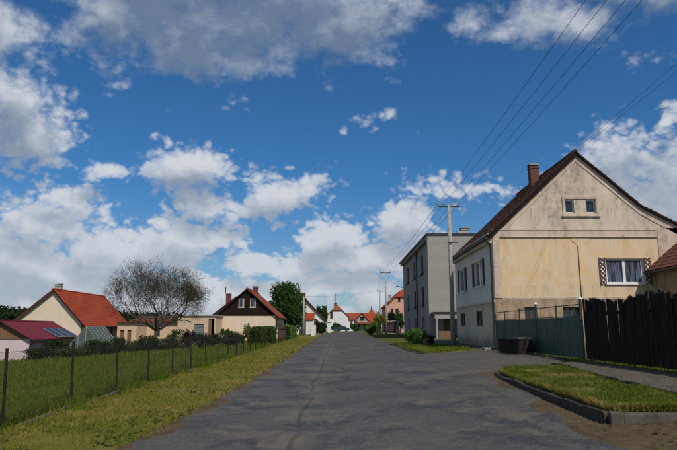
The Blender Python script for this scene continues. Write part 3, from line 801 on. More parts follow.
# ------------------------------------------------------------------ building helpers
X3, Y3, Z3 = Vector((1,0,0)), Vector((0,1,0)), Vector((0,0,1))
def window(root, o, u, n, rect, frame='white_frame', cols=2, rows=1, reveal=.14, sill=True, glass='glass', bar=.07, name='window'):
    """window set into an opening; o origin, u along the wall, n outward; rect (u0, z0, u1, z1) in that frame"""
    o = Vector(o); u = Vector(u); n = Vector(n)
    a0, b0, a1, b1 = rect; d0, d1 = -reveal - .02, -reveal + .05
    mb = MB()
    mb.obox(o, u, Z3, n, a0, a1, b0, b0+bar, d0, d1); mb.obox(o, u, Z3, n, a0, a1, b1-bar, b1, d0, d1)
    mb.obox(o, u, Z3, n, a0, a0+bar, b0+bar, b1-bar, d0, d1); mb.obox(o, u, Z3, n, a1-bar, a1, b0+bar, b1-bar, d0, d1)
    for i in range(1, cols):
        c = a0 + (a1-a0)*i/cols; mb.obox(o, u, Z3, n, c-bar*.7, c+bar*.7, b0+bar, b1-bar, d0, d1-.005)
    for i in range(1, rows):
        c = b0 + (b1-b0)*i/rows; mb.obox(o, u, Z3, n, a0+bar, a1-bar, c-bar*.4, c+bar*.4, d0, d1-.015)
    w = mb.build(name, M[frame], root)
    for i in range(cols):
        c0 = a0 + (a1-a0)*i/cols; c1 = a0 + (a1-a0)*(i+1)/cols
        MB().obox(o, u, Z3, n, c0+bar*.6, c1-bar*.6, b0+bar*.5, b1-bar*.5, d0+.01, d0+.03).build('pane', M[glass], w)
    if sill:
        MB().obox(o, u, Z3, n, a0-.06, a1+.06, b0-.05, b0+.005, -reveal, .07).build('sill', M[frame], w)
    return w
def tiles(mb, e0, e1, r0, r1, tw=.22, th=.34, lift=.03, t=.018, jit=.006):
    """rows of overlapping tiles on the patch eave e0-e1, ridge r0-r1"""
    e0, e1, r0, r1 = map(Vector, (e0, e1, r0, r1))
    nrm = (e1-e0).cross(r0-e0).normalized()
    nu = max(1, int(round((e1-e0).length/tw))); nv = max(1, int(round((r0-e0).length/th)))
    def P(a, b): return (e0*(1-a) + e1*a)*(1-b) + (r0*(1-a) + r1*a)*b
    for j in range(nv):
        b0 = j/nv - (.0 if j == 0 else .12/nv); b1 = min(1, (j+1)/nv)
        for i in range(nu):
            a0, a1 = (i+.03)/nu, (i+.97)/nu
            z = random.uniform(-jit, jit)
            lo = nrm*(lift + z); hi = nrm*(.006 + z*.5)
            p = [P(a0, b0), P(a1, b0), P(a1, b1), P(a0, b1)]
            top = [p[0]+lo, p[1]+lo, p[2]+hi, p[3]+hi]
            mb.hexa([q - nrm*t for q in top] + top)
    return mb
def roof_pair(root, x0, x1, y0, y1, ez, rz, xr, over=.35, verge=.2, mat='orange_tile', tw=.3, th=.36, thick=.12, tile=True):
    """two slopes with the ridge along Y; x0/x1 wall lines at eave height ez, ridge at xr, rz"""
    sl = (rz-ez)/(xr-x0); sr = (rz-ez)/(x1-xr)
    ya, yb = y0-verge, y1+verge
    mb = MB(); top = .05
    L0 = [(x0-over, ya, ez-over*sl+top), (xr, ya, rz+top), (xr, yb, rz+top), (x0-over, yb, ez-over*sl+top)]
    R0 = [(xr, ya, rz+top), (x1+over, ya, ez-over*sr+top), (x1+over, yb, ez-over*sr+top), (xr, yb, rz+top)]
    mb.slab(L0, thick); mb.slab([(p[0]+.002, p[1], p[2]-.003) if i in (0,3) else p for i, p in enumerate(R0)], thick)
    r = mb.build('roof', M['dark_wood'], root)
    tm = MB()
    up = Vector((0,0,.012))
    if tile:
        tiles(tm, Vector(L0[3])+up, Vector(L0[0])+up, Vector(L0[2])+up, Vector(L0[1])+up, tw, th)
        tiles(tm, Vector(R0[1])+up, Vector(R0[2])+up, Vector(R0[0])+up, Vector(R0[3])+up, tw, th)
        ny = int((yb-ya)/.4)
        for i in range(ny):
            a = ya + (yb-ya)*i/ny; b = ya + (yb-ya)*(i+1.06)/ny
            tm.tube([(xr, a, rz+top+.01), (xr, b, rz+top+.03)], .11, 6)
    tag(tm.build('roof_tiles', M[mat], r), kind='stuff')
    for xx, zz in ((x0-over-.05, ez-over*sl), (x1+over+.05, ez-over*sr)):
        MB().tube([(xx, ya+.05, zz-.02), (xx, yb-.05, zz-.05)], .065, 8).build('gutter', M['dark_metal'], root)
    MB().tube([(x1+over+.03, y0+.15, ez-over*sr-.06), (x1+.1, y0+.15, ez-over*sr-.45), (x1+.08, y0+.15, ez-over*sr-3.0)], .045, 6).build('downpipe', M['dark_metal'], root)
    return r
def chimney(root, x, y, z0, z1, s=.45, mat='brick_chim', cap='concrete', name='chimney'):
    mb = MB()
    mb.box(x-s/2, x+s/2, y-s/2, y+s/2, z0, z1)
    mb.box(x-s/2-.04, x+s/2+.04, y-s/2-.04, y+s/2+.04, z1-.22, z1-.12)
    c = mb.build(name, M[mat], root)
    MB().box(x-s/2-.06, x+s/2+.06, y-s/2-.06, y+s/2+.06, z1, z1+.07).build('chimney_cap', M[cap], c)
    return c
def house_walls(root, x0, x1, y0, y1, zb, ez, rz, xr, mat, fholes=(), rholes=(), lholes=(), gable_mat=None, reveal=.14):
    """gabled box, ridge along Y. fholes in (x, z); side holes in (y, z)"""
    mb = MB(); hi = [(x1, ez), (xr, rz), (x0, ez)]
    if gable_mat:
        mb.panel((0, y0, 0), X3, Z3, -Y3, [(x0, zb), (x1, zb), (x1, ez), (x0, ez)], [h for h in fholes if h[3] <= ez], reveal)
        g = MB().panel((0, y0-.03, 0), X3, Z3, -Y3, [(x0, ez), (x1, ez), (xr, rz)], [h for h in fholes if h[3] > ez], reveal)
        g.obox((0, y0-.03, 0), X3, Z3, -Y3, x0, x1, ez-.12, ez, -.03, .03)
        g.build('gable', M[gable_mat], root)
    else:
        mb.panel((0, y0, 0), X3, Z3, -Y3, [(x0, zb), (x1, zb)] + hi, fholes, reveal)
    mb.panel((0, y1, 0), X3, Z3, Y3, [(x0, zb), (x1, zb)] + hi, (), reveal)
    mb.panel((x1, 0, 0), Y3, Z3, X3, [(y0, zb), (y1, zb), (y1, ez), (y0, ez)], rholes, reveal)
    mb.panel((x0, 0, 0), Y3, Z3, -X3, [(y0, zb), (y1, zb), (y1, ez), (y0, ez)], lholes, reveal)
    return mb.build('wall', M[mat], root)

# ------------------------------------------------------------------ the tall gabled house on the right
def right_house():
    y0, y1 = 31.6, 42.0; x0 = 8.3; zb = .3
    ez = 6.8
    pk = at(574.5, 153, y0)
    kn = at(641, 207.5, y0); fl = at(678, 226, y0)
    sl = (fl.z-kn.z)/(fl.x-kn.x); x1 = 18.4; fz = fl.z + sl*(x1-fl.x)
    root = thing('gabled_house', (x0, y0, gz(x0, y0)), 'tall weathered house with cream and ochre gable behind the green gate', 'house')
    # --- gable wall
    zpl = at(530, 298, y0).z
    zband0, zband1 = at(560, 237, y0).z, at(560, 229.5, y0).z
    gw = []
    for a, b in ((565.5, 573.5), (586.5, 595)):
        p, q = at(a, 213, y0), at(b, 199.5, y0); gw.append((p.x, p.z, q.x, q.z))
    p, q = at(607, 284, y0), at(643, 258.5, y0); mw = (p.x, p.z, q.x, q.z)
    bw = []
    for a, b in ((525, 537), (563.5, 580)):
        p, q = at(a, 319.5, y0), at(b, 307, y0); bw.append((p.x, p.z, q.x, q.z))
    O = (0, y0, 0)
    up = MB().panel(O, X3, Z3, -Y3, [(x0, ez), (x0, zband0), (x1, zband0), (x1, fz), (fl.x, fl.z), (kn.x, kn.z), (pk.x, pk.z)], gw, .16)
    up.build('gable', M['cream'], root)
    MB().panel(O, X3, Z3, -Y3, [(x0, zpl), (x1, zpl), (x1, zband0), (x0, zband0)], [mw], .16).build('wall', M['ochre'], root)
    MB().panel(O, X3, Z3, -Y3, [(x0, zb), (x1, zb), (x1, zpl), (x0, zpl)], bw, .16).build('wall_base', M['plinth'], root)
    # --- street side
    zm = 3.12
    sw = [(33.9, 4.12, 36.1, 5.6), (38.6, 4.12, 40.6, 5.6)]
    lw = [(34.5, 1.82, 36.0, 2.72), (39.2, 1.82, 40.6, 2.72)]
    S = (x0, 0, 0)
    MB().panel(S, Y3, Z3, -X3, [(y0, zm), (y1, zm), (y1, ez), (y0, ez)], sw, .14).build('side_wall', M['side_upper'], root)
    MB().panel(S, Y3, Z3, -X3, [(y0, zb), (y1, zb), (y1, zm), (y0, zm)], lw, .14).build('side_wall_base', M['side_lower'], root)
    MB().box(x0-.05, x0-.002, y0+.02, y1, zm-.06, zm+.05).build('string_course', M['side_lower'], root)
    MB().box(x0-.22, x0-.002, y0+.02, y1, ez-.55, ez-.02).build('eave_cornice', M['side_lower'], root)
    back = MB()
    back.panel((0, y1, 0), X3, Z3, Y3, [(x0, zb), (x1, zb), (x1, fz), (kn.x, kn.z), (pk.x, pk.z), (x0, ez)])
    back.panel((x1, 0, 0), Y3, Z3, X3, [(y0, zb), (y1, zb), (y1, fz), (y0, fz)])
    back.build('rear_wall', M['side_lower'], root)
    # --- trim on the gable
    t = .03; w = .36
    def band(name, pts, m='pink_trim', th=t):
        MB().slab([Vector((a, y0-th, b)) for a, b in pts], th-.003).build(name, M[m], root)
    s = (pk.z-ez)/(pk.x-x0); ww = w*math.sqrt(1+s*s)
    band('rake_trim', [(x0+.02, ez-.25), (x0+.02+.12, ez-.25-.2), (pk.x, pk.z-ww-.0), (pk.x, pk.z-.02)])
    s2 = (pk.z-kn.z)/(kn.x-pk.x); w2 = w*math.sqrt(1+s2*s2)
    band('rake_trim', [(pk.x+.003, pk.z-.02), (pk.x+.003, pk.z-w2), (kn.x-.1, kn.z-w2+.1), (fl.x+.4, fl.z-.75), (fl.x+.4, fl.z-.25), (kn.x, kn.z-.03)])
    xe = at(656, 232, y0).x
    band('gable_band', [(x0+.02, zband0), (xe, zband0), (xe, zband1), (x0+.02, zband1)], th=.04)
    MB().box(x0+.42, xe+.03, y0-.075, y0-.041, zband1-.05, zband1+.02).build('moulding', M['pink_trim'], root)
    MB().box(x0+.42, xe+.03, y0-.068, y0-.041, zband0-.02, zband0+.03).build('moulding', M['pink_trim'], root)
    band('corner_pilaster', [(x0+.02, zpl), (x0+.42, zpl), (x0+.42, zband0-.022), (x0+.02, zband0-.022)], th=.025)
    xm0, xm1 = at(578.5, 260, y0).x, at(584, 260, y0).x
    band('mid_pilaster', [(xm0, zpl), (xm1, zpl), (xm1, zband0-.5), (xm1+.08, zband0-.36), (xm1+.3, zband0-.2), (xm1+.36, zband0-.022),
                          (xm0-.36, zband0-.022), (xm0-.3, zband0-.2), (xm0-.08, zband0-.36), (xm0, zband0-.5)], 'ochre', th=.02)
    MB().box(xm0+.005, xm0+.025, y0-.05, y0-.022, zpl, zband0-.5).build('cable', M['wire'], root)
    band('right_pilaster', [(xe+.05, zpl), (x1-.05, zpl), (x1-.05, zband0+.5), (xe+.05, zband0+.5), (xe+.05, zband0-.3), (xe-.3, zband0-.1), (xe-.6, zband0-.022), (xe-.3, zband0-.3), (xe+.05, zband0-.7)][:5], th=.03)
    band('panel_border', [(x0+.42, zpl-.04), (x1-.05, zpl-.04), (x1-.05, zpl+.05), (x0+.42, zpl+.05)], th=.025)
    # frame round the two attic windows
    f0, f1 = at(563, 216, y0), at(597.5, 196.5, y0)
    fm = MB()
    for (a, b, c, d) in ((f0.x, f0.z, f1.x, gw[0][1]-.03), (f0.x, gw[0][3]+.03, f1.x, f1.z), (f0.x, gw[0][1]-.03, gw[0][0]-.03, gw[0][3]+.03), (gw[1][2]+.03, gw[0][1]-.03, f1.x, gw[0][3]+.03)):
        fm.box(a, c, y0-.04, y0-.002, b, d)
    fm.box(f0.x-.06, f1.x+.08, y0-.1, y0-.042, f0.z-.04, f0.z+.05)
    fm.build('window_surround', M['pink_trim'], root)
    for r_ in gw: window(root, O, X3, -Y3, r_, 'white_frame', 1, 1, .16, False, bar=.06)
    window(root, O, X3, -Y3, mw, 'white_frame', 2, 1, .16, True, 'glass_blue', bar=.10)
    for r_ in bw:
        window(root, O, X3, -Y3, r_, 'brown_frame', 2, 1, .16, False)
    # red and white lattice shutters folded back at both sides of the big window
    for sgn, xa in ((-1, mw[0]-.34), (1, mw[2]+.04)):
        sh = MB().box(xa, xa+.30, y0-.055, y0-.02, mw[1]-.02, mw[3]+.05).build('shutter', M['white_frame'], root)
        n = 6; hgt = mw[3]-mw[1]+.07; lat = MB()
        lat.box(xa-.008, xa+.035, y0-.07, y0-.056, mw[1]-.02, mw[3]+.05); lat.box(xa+.265, xa+.308, y0-.07, y0-.056, mw[1]-.02, mw[3]+.05)
        for k in range(n):
            z0 = mw[1]-.02 + hgt*k/n; z1 = z0 + hgt/n
            for (p, q) in (((xa+.02, z0), (xa+.28, z1)), ((xa+.28, z0), (xa+.02, z1))):
                lat.tube([(p[0], y0-.062, p[1]), (q[0], y0-.062, q[1])], .03, 4)
        lat.build('lattice', M['lattice_red'], sh)
    # street-side windows with brown shutters
    for (a, b, c, d) in sw:
        window(root, S, Y3, -X3, (a, b, c, d), 'white_frame', 2, 1, .14, True, 'glass_blue')
        for q in (a-.02, c+.02):
            sgn = -1 if q < (a+c)/2 else 1
            MB().box(x0-.06, x0-.01, min(q, q+sgn*.34), max(q, q+sgn*.34), b-.03, d+.03).build('shutter', M['shutter_brown'], root)
    for r_ in lw: window(root, S, Y3, -X3, r_, 'brown_frame', 2, 1, .1, False)
    # --- roof: steep left slope, right slope that flares out lower down
    ya, yb = y0-.16, y1+.2; over = .28
    sl_l = (pk.z-ez)/(pk.x-x0); top = .07
    e_l = Vector((x0-over, 0, ez-over*sl_l+top)); r_ = Vector((pk.x, 0, pk.z+top)); k_ = Vector((kn.x, 0, kn.z+top)); f_ = Vector((x1+.4, 0, fz-.2+top))
    def Y_(p, y): return Vector((p.x, y, p.z))
    mb = MB()
    mb.slab([Y_(e_l, ya), Y_(r_, ya), Y_(r_, yb), Y_(e_l, yb)], .2)
    mb.slab([Y_(r_, ya)+Vector((.003,0,-.002)), Y_(k_, ya), Y_(k_, yb), Y_(r_, yb)+Vector((.003,0,-.002))], .1)
    mb.slab([Y_(k_, ya)+Vector((.003,0,-.002)), Y_(f_, ya), Y_(f_, yb), Y_(k_, yb)+Vector((.003,0,-.002))], .1)
    roof = mb.build('roof', M['dark_wood'], root)
    tm = MB(); u = Vector((0,0,.012))
    tiles(tm, Y_(e_l, yb)+u, Y_(e_l, ya)+u, Y_(r_, yb)+u, Y_(r_, ya)+u, .2, .3, .035)
    tiles(tm, Y_(k_, ya)+u, Y_(k_, yb)+u, Y_(r_, ya)+u, Y_(r_, yb)+u, .2, .3, .035)
    tiles(tm, Y_(f_, ya)+u, Y_(f_, yb)+u, Y_(k_, ya)+u, Y_(k_, yb)+u, .2, .3, .035)
    for i in range(26):
        a = ya + (yb-ya)*i/26; tm.tube([(r_.x, a, r_.z+.0), (r_.x, a+.43, r_.z+.03)], .12, 6)
    tag(tm.build('roof_tiles', M['old_tile'], roof), kind='stuff')
    chimney(root, 12.45, 36.6, 9.5, 11.95, .52)
    # gutter and downpipe at the street corner
    MB().tube([(e_l.x-.06, ya, e_l.z-.12), (e_l.x-.06, yb, e_l.z-.14)], .08, 8).build('gutter', M['dark_metal'], root)
    MB().tube([(e_l.x-.04, y0-.08, e_l.z-.15), (e_l.x-.04, y0-.08, e_l.z-.3), (x0-.14, y0-.06, ez-.62), (x0-.12, y0-.05, ez-.8), (x0-.12, y0-.05, .75)], .06, 8).build('downpipe', M['dark_metal'], root)
    return root
right_house()

# ------------------------------------------------------------------ tiled outbuilding at the right edge
def outbuilding():
    y0, y1 = 21.0, 31.35
    e = at(647, 270, y1); pk = at(678, 242.5, y1)
    sl = (pk.z-e.z)/(pk.x-e.x)
    x0 = e.x + .45; ez = e.z + .45*sl - .08; w = 4.4; xr = x0 + w/2; rz = ez + sl*w/2
    root = thing('outbuilding', (x0, y0, gz(x0, y0)), 'low outbuilding with mossy red tiled roof beside the ochre gable', 'building')
    door = (y1-2.6, .7, y1-1.3, 2.9)
    house_walls(root, x0, x0+w, y0, y1, .4, ez, rz, xr, 'plinth', lholes=[door])
    MB().box(x0+.1, x0+.15, door[0], door[2], door[1], door[3]).build('door', M['brown_wood'], root)
    roof_pair(root, x0, x0+w, y0, y1, ez, rz, xr, .5, .15, 'mossy_tile', .22, .34)
outbuilding()

# ------------------------------------------------------------------ grey three-storey block
def grey_block():
    x0, x1 = 8.65, 22.0; y0, y1 = 57.0, 79.0; zt = 10.75; zb = .4
    root = thing('apartment_block', (x0, y0, gz(x0, y0)), 'grey flat-roofed three storey block behind the concrete pole', 'building')
    zf = 3.2
    lh = []
    for yc in (61.0, 67.3, 73.6):
        lh += [(yc-.85, 7.55, yc+.85, 9.25), (yc-.85, 4.3, yc+.85, 5.9), (yc-.7, 1.9, yc+.7, 2.9)]
    MB().panel((x0, 0, 0), Y3, Z3, -X3, [(y0, zb), (y1, zb), (y1, zt), (y0, zt)], lh, .18).build('side_wall', M['grey_plaster'], root)
    MB().panel((0, y0, 0), X3, Z3, -Y3, [(x0, zf), (x1, zf), (x1, zt), (x0, zt)]).build('front_wall', M['grey_light'], root)
    d = (10.0, .7, 11.1, 2.9); d2 = (11.6, 1.4, 13.6, 2.9)
    m = MB().panel((0, y0, 0), X3, Z3, -Y3, [(x0, zb), (x1, zb), (x1, zf), (x0, zf)], [d, d2], .18)
    m.panel((0, y1, 0), X3, Z3, Y3, [(x0, zb), (x1, zb), (x1, zt), (x0, zt)])
    m.panel((x1, 0, 0), Y3, Z3, X3, [(y0, zb), (y1, zb), (y1, zt), (y0, zt)])
    m.build('wall', M['grey_plaster'], root)
    MB().box(d[0], d[2], y0+.1, y0+.16, d[1], d[3]).build('door', M['brown_wood'], root)
    window(root, (0, y0, 0), X3, -Y3, d2, 'brown_frame', 3, 1, .18)
    r = MB().box(x0-.12, x1+.1, y0-.10, y1+.1, zt, zt+.16).build('roof', M['dark_metal'], root)
    MB().box(x0-.35, x0-.122, y0+1.2, y1+.1, zt-.75, zt-.35).build('eave_cornice', M['grey_plaster'], root)
    MB().tube([(x0-.42, y0+1.2, zt-.33), (x0-.42, y1+.3, zt-.36)], .09, 8).build('gutter', M['dark_metal'], root)
    MB().tube([(x0-.14, 64.4, zt-.4), (x0-.14, 64.4, .8)], .08, 8).build('downpipe', M['dark_metal'], root)
    for (a, b, c, e) in lh:
        window(root, (x0, 0, 0), Y3, -X3, (a, b, c, e), 'brown_frame', 2, 1, .18)
        if b > 3: MB().box(x0-.22, x0-.005, a-.1, c+.1, b-.34, b-.06).build('flower_box', M['dark_metal'], root)
    MB().box(12.0, 13.2, y0+2.0, y0+2.8, zt+.162, zt+.75).build('roof_vent', M['alu'], root)
    chimney(root, 13.2, y0+4, zt+.1, zt+1.3, .9, 'concrete')
    # street-lamp like bracket on the far corner
    MB().tube([(x0-.02, y1-.5, 7.1), (x0-1.0, y1-.6, 7.3)], .05, 6).build('bracket', M['dark_metal'], root)
    # porch along the front
    p = MB().box(x0+.1, 15.0, y0-2.6, y0-.004, 3.02, 3.24).build('porch_roof', M['dark_metal'], root)
    MB().box(x0+.12, 15.0, y0-2.58, y0-2.42, 2.62, 3.018).build('porch_beam', M['grey_plaster'], root)
    for xx in (x0+.3, 10.4, 12.6, 14.8): MB().box(xx-.09, xx+.09, y0-2.57, y0-2.43, .5, 2.618).build('porch_post', M['concrete'], root)
    MB().box(x0+.45, 10.25, y0-2.52, y0-2.47, .55, 1.5).build('porch_rail', M['brown_wood'], root)
    MB().box(12.75, 14.65, y0-2.52, y0-2.47, .55, 1.6).build('porch_rail', M['dark_metal'], root)
grey_block()

# ------------------------------------------------------------------ left side houses
def maroon_shed():
    y0, y1 = 50.0, 58.5; x0, x1 = -30.6, -25.65; xr = -28.0
    ez = at(33, 337, y0).z; rz = at(3.8, 321.5, y0).z
    zb = gz(-28, 54) - .3
    root = thing('garden_shed', (x1, y0, gz(x1, y0)), 'low pink shed with maroon metal roof and solar panel at left edge', 'shed')
    house_walls(root, x0, x1, y0, y1, zb, ez-.05, rz-.05, xr, 'pale_pink', gable_mat='tan_wood')
    roof = MB()
    sl = (rz-ez)/(xr-x0); sr = (rz-ez)/(x1-xr)
    roof.slab([(x0-.4, y0-.35, ez-.4*sl+.05), (xr, y0-.35, rz+.05), (xr, y1+.3, rz+.05), (x0-.4, y1+.3, ez-.4*sl+.05)], .08)
    roof.slab([(xr+.002, y0-.35, rz+.048), (x1+.45, y0-.35, ez-.45*sr+.05), (x1+.45, y1+.3, ez-.45*sr+.05), (xr+.002, y1+.3, rz+.048)], .08)
    r = roof.build('roof', M['maroon'], root)
    seam = MB(); nrm = Vector((sr, 0, 1)).normalized(); dn = Vector((1, 0, -sr)).normalized(); L = (Vector((x1+.45, 0, ez-.45*sr)) - Vector((xr, 0, rz))).length
    o = Vector((xr, 0, rz+.05))
    for k in range(22):
        y = y0-.3 + k*(y1-y0+.55)/21
        seam.obox(o + Y3*y, dn, Y3, nrm, .02, L-.01, -.015, .015, 0, .03)
    seam.build('seam', M['maroon'], r)
    MB().tube([(xr, y0-.36, rz+.08), (xr, y1+.31, rz+.08)], .07, 6).build('ridge_cap', M['maroon'], r)
    # solar panels on the lower part of the slope
    for k in range(3):
        ya = y1-4.3 + k*1.32
        p = MB().obox(o + Y3*ya, dn, Y3, nrm, L-1.75, L-.1, 0, 1.24, .07, .12).build('solar_panel', M['alu'], r)
        cells = MB()
        for i in range(4):
            for j in range(3):
                cells.obox(o + Y3*ya, dn, Y3, nrm, L-1.70+i*.39, L-1.70+i*.39+.37, .05+j*.385, .05+j*.385+.365, .121, .126)
        cells.build('solar_cells', M['solar'], p)
    MB().tube([(x1+.5, y0-.3, ez-.32), (x1+.5, y1+.3, ez-.34)], .06, 6).build('gutter', M['dark_metal'], root)
    MB().tube([(x1+.48, y0-.2, ez-.36), (x1+.1, y0-.1, ez-.75), (x1+.08, y0-.08, zb+.3)], .05, 6).build('downpipe', M['dark_metal'], root)
maroon_shed()

def orange_house():
    y0, y1 = 68.0, 82.5
    pk = at(54.5, 288.5, y0); er = at(81, 322, y0)
    x1 = er.x; xr = pk.x; x0 = 2*xr - x1 - .9; ez = er.z + .1; rz = pk.z - .15
    zb = gz(xr, 70) - .4
    root = thing('orange_roof_house', (xr, y0, gz(xr, y0)), 'cream gabled house with bright orange tiled roof behind the maroon shed', 'house')
    rh = [(y0+2+3.3*k, zb+1.7, y0+3.3+3.3*k, zb+3.0) for k in range(3)]
    dz = ez - (pk.z-er.z)/(pk.x-x0)*0
    house_walls(root, x0, x1, y0, y1, zb, ez, rz, xr, 'cream_house', rholes=rh)
    for r_ in rh: window(root, (x1, 0, 0), Y3, X3, r_, 'brown_frame', 2)
    roof_pair(root, x0, x1, y0, y1, ez, rz, xr, .55, .35, 'orange_tile', .32, .38)
    v = MB(); v.slab([(x0-.55, y0-.37, ez-.45), (xr, y0-.37, rz-.05), (xr, y0-.355, rz-.05), (x0-.55, y0-.355, ez-.45)], .16); v.build('bargeboard', M['red_gate'], root)
    chimney(root, xr-.75, y0+3, rz-2.0, rz+.85, .38, 'concrete')
    chimney(root, xr-1.2, y0+3.1, rz-2.6, rz+.8, .34, 'concrete')
orange_house()

def greenhouse():
    y0, y1 = 51.0, 55.0
    pk = at(86.5, 326.5, y0); xr = pk.x; x0, x1 = xr-1.25, xr+1.25
    rz = pk.z; ez = rz - 1.45; zb = gz(xr, y0) - .05
    root = thing('greenhouse', (xr, y0, gz(xr, y0)), 'small pitched glass greenhouse with white frame beside the maroon shed', 'greenhouse')
    f = MB(); b = .026
    bars = []
    for y in np.linspace(y0, y1, 6):
        bars += [((x0, y, zb), (x0, y, ez)), ((x1, y, zb), (x1, y, ez)), ((x0, y, ez), (xr, y, rz)), ((x1, y, ez), (xr, y, rz))]
    for y in (y0, y1):
        bars += [((x0, y, ez), (x1, y, ez)), ((x0, y, zb+.05), (x1, y, zb+.05)), ((xr, y, zb), (xr, y, rz)), ((x0+.62, y, zb), (x0+.62, y, ez+.7)), ((x1-.62, y, zb), (x1-.62, y, ez+.7))]
    for (x, z) in ((x0, ez), (x1, ez), (xr, rz), (x0, zb+.05), (x1, zb+.05)): bars.append(((x, y0, z), (x, y1, z)))
    for a, c in bars: f.tube([a, c], b, 4)
    f.build('frame', M['green_frame'], root)
    ys = np.linspace(y0, y1, 6); e = .03
    for i in range(5):
        ya, yb = ys[i]+e, ys[i+1]-e
        MB().slab([(x1, ya, zb+.1), (x1, yb, zb+.1), (x1, yb, ez-e), (x1, ya, ez-e)], .012).build('pane', M['greenhouse'], root)
        MB().slab([(x0, yb, zb+.1), (x0, ya, zb+.1), (x0, ya, ez-e), (x0, yb, ez-e)], .012).build('pane', M['greenhouse'], root)
        MB().slab([(x1-e, ya, ez+e), (x1-e, yb, ez+e), (xr+e, yb, rz-e), (xr+e, ya, rz-e)], .012).build('pane', M['greenhouse'], root)
        MB().slab([(xr-e, ya, rz-e), (xr-e, yb, rz-e), (x0+e, yb, ez+e), (x0+e, ya, ez+e)], .012).build('pane', M['greenhouse'], root)
    for y, s in ((y0, 1), (y1, -1)):
        MB().slab([(x0+e, y, zb+.1), (x1-e, y, zb+.1), (x1-e, y, ez-e), (x0+e, y, ez-e)][::s], .012).build('pane', M['greenhouse'], root)
        MB().slab([(x0+.1, y, ez+e), (x1-.1, y, ez+e), (xr, y, rz-.1)][::s], .012).build('pane', M['greenhouse'], root)
greenhouse()

def brown_gable_house():
    y0, y1 = 76.0, 87.0
    a, b, pk = at(217.5, 314.5, y0), at(275.5, 314.5, y0), at(246.5, 289, y0)
    x0, x1, xr, ez, rz = a.x, b.x, (a.x+b.x)/2, a.z, pk.z
    zb = gz(xr, y0) - .3
    root = thing('brown_gable_house', (xr, y0, gz(xr, y0)), 'cream house with dark brown wooden gable holding two cream framed windows', 'house')
    fh = []
    for p, q in ((238.5, 244.3), (250, 255.8)):
        c, d = at(p, 307.5, y0), at(q, 298.5, y0); fh.append((c.x, c.z, d.x, d.z))
    rh = [(y0+1.5+3*k, zb+1.3, y0+2.8+3*k, zb+2.5) for k in range(3)]
    house_walls(root, x0, x1, y0, y1, zb, ez, rz, xr, 'cream_house', fholes=fh, rholes=rh, gable_mat='dark_wood')
    for r_ in fh: window(root, (0, y0-.03, 0), X3, -Y3, r_, 'cream_frame', 1, 1, .08, True, 'glass_blue', bar=.11)
    for r_ in rh: window(root, (x1, 0, 0), Y3, X3, r_, 'brown_frame', 2)
    roof_pair(root, x0, x1, y0, y1, ez, rz, xr, .45, .3, 'red_tile', .32, .38)
    chimney(root, xr+.15, y0+6.5, rz-.4, rz+.75, .6)
brown_gable_house()

def hidden_orange_house():
    y0, y1 = 92.0, 100.0
    c = at(226, 300, y0)
    xr = at(236, 294, y0).x; rz = at(236, 297.5, y0).z; x0, x1 = xr-4.2, xr+4.2; ez = rz-3.2
    root = thing('cottage', (xr, y0, gz(xr, y0)), 'orange roofed cottage with brick chimney mostly hidden behind the brown gable', 'house')
    house_walls(root, x0, x1, y0, y1, gz(xr, y0)-.3, ez, rz, xr, 'peach')
    roof_pair(root, x0, x1, y0, y1, ez, rz, xr, .4, .3, 'orange_tile', .32, .38)
    chimney(root, c.x, y0+2.2, ez, at(225, 294, y0+2.2).z, .75)
    t = at(225.5, 293.5, y0+2.2)
    MB().tube([(t.x, y0+2.2, t.z), (t.x, y0+2.2, t.z+.95)], .09, 6).build('flue', M['dark_metal'], root)
    # aerial
    m = MB(); ax = at(220, 305, y0); m.tube([(ax.x, y0+1, ez), (ax.x, y0+1, ax.z+1.1)], .03, 5)
    for k in range(4): m.tube([(ax.x-.5, y0+1, ax.z+.1+k*.3), (ax.x+.5, y0+1, ax.z+.1+k*.3)], .02, 4)
    m.build('aerial', M['dark_metal'], root)
hidden_orange_house()

